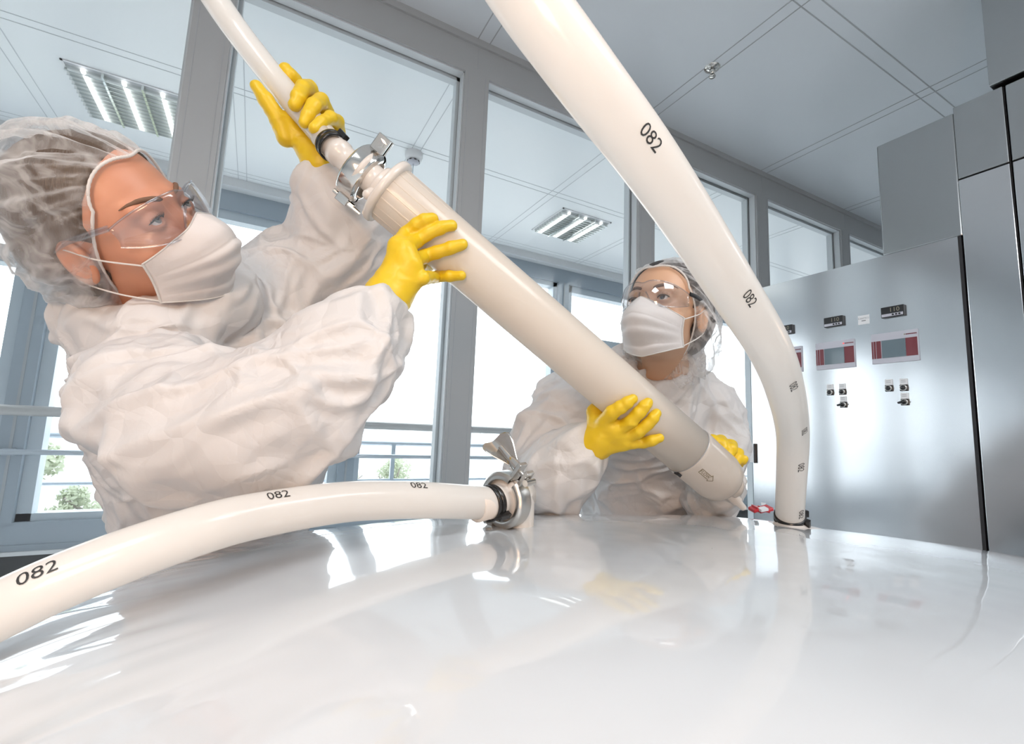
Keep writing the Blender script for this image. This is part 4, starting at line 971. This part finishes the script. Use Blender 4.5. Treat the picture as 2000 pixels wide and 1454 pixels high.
# her left glove, wrapped round the hose from behind
def hz(px, py, o): return P(px, py, o)
gd = .80
thb = [P(560, 268, .825), P(542, 230, .815), P(520, 196, .805), P(501, 168, .80)]
wr = P(625, 316, .838)
palm = [(wr, P(560, 245, .828), .021, .016), (wr, P(592, 262, .850), .022, .018), (wr+RT*.01, P(622, 250, .850), .020, .016), (P(556, 236, .822), P(595, 228, .852), .014, .016), (P(595, 228, .852), P(640, 262, .848), .015, .014), (wr, P(650, 285, .845), .018, .013)]
idx = [P(600, 222, .852), P(592, 180, .850), P(578, 158, .836), P(566, 148, .826), P(557, 136, .822)]
mid = [P(612, 226, .852), P(616, 196, .846), P(604, 172, .826), P(592, 172, .800), P(583, 190, .782), P(576, 205, .778)]
rng = [P(628, 240, .850), P(638, 220, .840), P(628, 196, .812), P(614, 206, .786), P(601, 226, .772), P(594, 240, .768)]
pky = [P(640, 262, .846), P(661, 258, .838), P(660, 238, .815), P(646, 230, .790), P(628, 240, .770), P(615, 252, .762)]
cf = [P(641, 330, .845), P(628, 322, .842), wr, P(610, 295, .838)]
glove(p1, None, palm, [(idx, [.012, .011, .0108, .0118, .0105]), (mid, [.0125, .0125, .0125, .0118, .0108, .0095]), (rng, [.0125, .0125, .012, .0115, .0105, .0092]), (pky, [.012, .0115, .011, .0105, .0098, .009]), (thb, [.0165, .0145, .012, .0095])],
      (cf, [.030, .029, .027, .022]))
# ---------------------------------------------------------------- worker at the back
c2 = np.array([.7588, .7283, .2695+CH])
A2 = np.array([[-0.3655, -0.9216, 0.1309], [0.9295, -0.3689, -0.0023], [0.0504, 0.1209, 0.9914]])
base2 = P(1270, 1100, 1.56); base2[2] = 0
p2 = empty('person', base2, 'person in white coverall standing at the back, looking left, yellow gloves under the capsule', 'person', 'people in white coveralls')
neck2 = P(1290, 735, 1.13)
shR = P(1110, 800, 1.13); elR = P(1050, 925, 1.02); wrR = P(1150, 862, .905)
shL = P(1385, 800, 1.17); elL = P(1395, 945, 1.10); wrL = P(1418, 925, .985)
chest2 = P(1270, 860, 1.20); pel2 = P(1270, 1100, 1.52)
legs2 = [([pel2, kn(base2, -.10, .04, .5), kn(base2, -.10, .04, .06)], [.09, .06, .045]), ([pel2, kn(base2, .10, -.04, .5), kn(base2, .10, -.04, .06)], [.09, .06, .045])]
feet2 = [([kn(base2, -.10, .04, .06), kn(base2, -.16, -.09, .04)], [.045, .035]), ([kn(base2, .10, -.04, .06), kn(base2, .04, -.17, .04)], [.045, .035])]
body(p2, c2, A2, neck2, .055, [([neck2, chest2, pel2], [.06, .11, .12]), ([shR, elR, wrR], [.045, .038, .026]), ([shL, elL, wrL], [.045, .038, .026]), ([neck2, shR], [.05, .045]), ([neck2, shL], [.05, .045])]+legs2+feet2, 'skin2', .0020)
eyes(p2, c2, A2, norm(A2[:, 1]*.9-RT*.2+UP*.25), 'iris2'); lidline(p2, c2, A2)
hair(p2, c2, A2, 'hair2')
def rim2(p):
    s, co = math.sin(p), math.cos(p)
    y = .046+.032*co**1.4 if co > 0 else .046-.092*abs(co); k_ = math.sqrt(1-((y+.012)/.101)**2)
    return np.array([.0805*k_*s, y, .032+.089*k_*co]) if co > 0 else np.array([(.0805*k_*(1-abs(co))+.074*abs(co))*s, y, .032-.135*abs(co)])
bouffant(p2, c2, A2, rim2, (0, -.9, -.4), (.094, .116, .112), low=.55, seed=4.1, pleats=28)
mask(p2, c2, A2, seed=5); goggles(p2, c2, A2, 'black')
ch2 = [([P(1275, 745, 1.14), P(1265, 800, 1.17), P(1265, 900, 1.27), P(1265, 1010, 1.40), pel2], [.085, .130, .165, .180, .165]),
       ([P(1300, 745, 1.13), P(1395, 800, 1.17), P(1400, 870, 1.15), P(1393, 940, 1.10), P(1392, 975, 1.05), P(1398, 950, .99), P(1410, 935, .97)], [.07, .055, .055, .052, .045, .036, .030]),
       ([P(1230, 745, 1.14), P(1120, 790, 1.12), P(1070, 860, 1.07), P(1055, 930, 1.01), P(1085, 928, .94), P(1117, 898, .908), P(1136, 881, .890)], [.07, .070, .068, .064, .056, .046, .041])]
ch2 += [([pel2, kn(base2, -.10, .04, .5), kn(base2, -.10, .04, .10)], [.14, .10, .085]), ([pel2, kn(base2, .10, -.04, .5), kn(base2, .10, -.04, .10)], [.14, .10, .085])]+[(q_[0], [.055, .048]) for q_ in feet2]
nc = P(1283, 720, 1.115); na = norm(c2+A2@np.array([0, -.02, -.06])-nc); u_ = norm(np.cross(na, FW)); v_ = np.cross(na, u_)
ch2.append(([nc+(u_*math.cos(t)*.086+v_*math.sin(t)*.072)+UP*.012*math.cos(t*1)*0 for t in np.linspace(0, 2*math.pi, 15)], [.017+.004*math.sin(i*2.1) for i in range(15)]))
allp = np.concatenate([np.array(q[0]) for q in ch2])
suit(p2, ch2, allp.min(0)-.18, allp.max(0)+.12, seed=9., cuts=[(nc+na*.0, nc+na*.10, .050, .075)])
# right glove of the worker, palm under the capsule, fingers coming up over it
idx = [P(1183, 822, .838), T(1196, 806, .012), T(1212, 796), T(1225, 787), T(1236, 780, .007)]
mid = [P(1196, 838, .838), P(1213, 836, .836), T(1232, 824, .012), T(1248, 806), T(1258, 795), T(1266, 787, .007)]
rng = [P(1208, 852, .842), P(1228, 851, .840), T(1248, 843, .013), T(1265, 829), T(1275, 818), T(1282, 808, .007)]
pky = [P(1212, 866, .848), P(1236, 866, .846), P(1256, 866, .848), T(1274, 861, .010), T(1289, 856, .008)]
wr = P(1160, 868, .872)
thb = [P(1165, 835, .868), P(1162, 806, .885), P(1180, 795, .915), P(1205, 785, .945)]
palm = [(wr, P(1184, 826, .843), .026, .014), (wr, P(1200, 842, .842), .026, .0135), (wr, P(1215, 856, .846), .024, .0135), (wr, P(1220, 866, .850), .020, .012), (wr, P(1166, 832, .868), .024, .018), (P(1184, 826, .843), P(1200, 842, .842), .013, .013), (P(1200, 842, .842), P(1218, 862, .848), .013, .012)]
glove(p2, None, palm, [(idx, [.0125, .0115, .0105, .0098, .0082]), (mid, [.0125, .0115, .0110, .0102, .0096, .0082]), (rng, [.012, .0112, .0106, .0098, .0092, .0078]), (pky, [.0115, .0105, .0095, .0088, .0075]), (thb, [.017, .015, .013, .011])],
      ([P(1142, 868, .905), wr, P(1170, 856, .86)], [.026, .0265, .024]))
# left glove of the worker, fingers curling over the far edge of the end cup
b_ = [P(1418, 905, .975), P(1428, 918, .965)]
f1 = [P(1412, 880, .975), P(1408, 862, .965), P(1410, 868, .945), P(1414, 878, .935)]
f2 = [P(1426, 888, .972), P(1428, 870, .960), P(1428, 878, .938), P(1422, 892, .930)]
f3 = [P(1434, 896, .968), P(1441, 886, .955), P(1441, 896, .938), P(1435, 908, .932)]
f4 = [P(1430, 914, .962), P(1440, 906, .950), P(1450, 899, .940), P(1455, 896, .937)]
f0 = [P(1405, 890, .980), P(1395, 862, .970), P(1393, 858, .955), P(1400, 864, .945)]
palm = [(P(1415, 925, .985), P(1412, 885, .978), .022, .016), (P(1415, 925, .985), P(1432, 905, .968), .020, .014), (P(1412, 885, .978), P(1432, 902, .968), .015, .013)]
glove(p2, None, palm, [(f0, [.010, .010, .0088, .0075]), (f1, [.0115, .0115, .0112, .009]), (f2, [.0112, .0115, .0108, .0092]), (f3, [.0105, .0105, .0098, .0085]), (f4, [.0095, .0095, .0082, .0062])],
      ([P(1410, 945, .995), P(1415, 925, .985)], [.028, .024]), res=.0018)
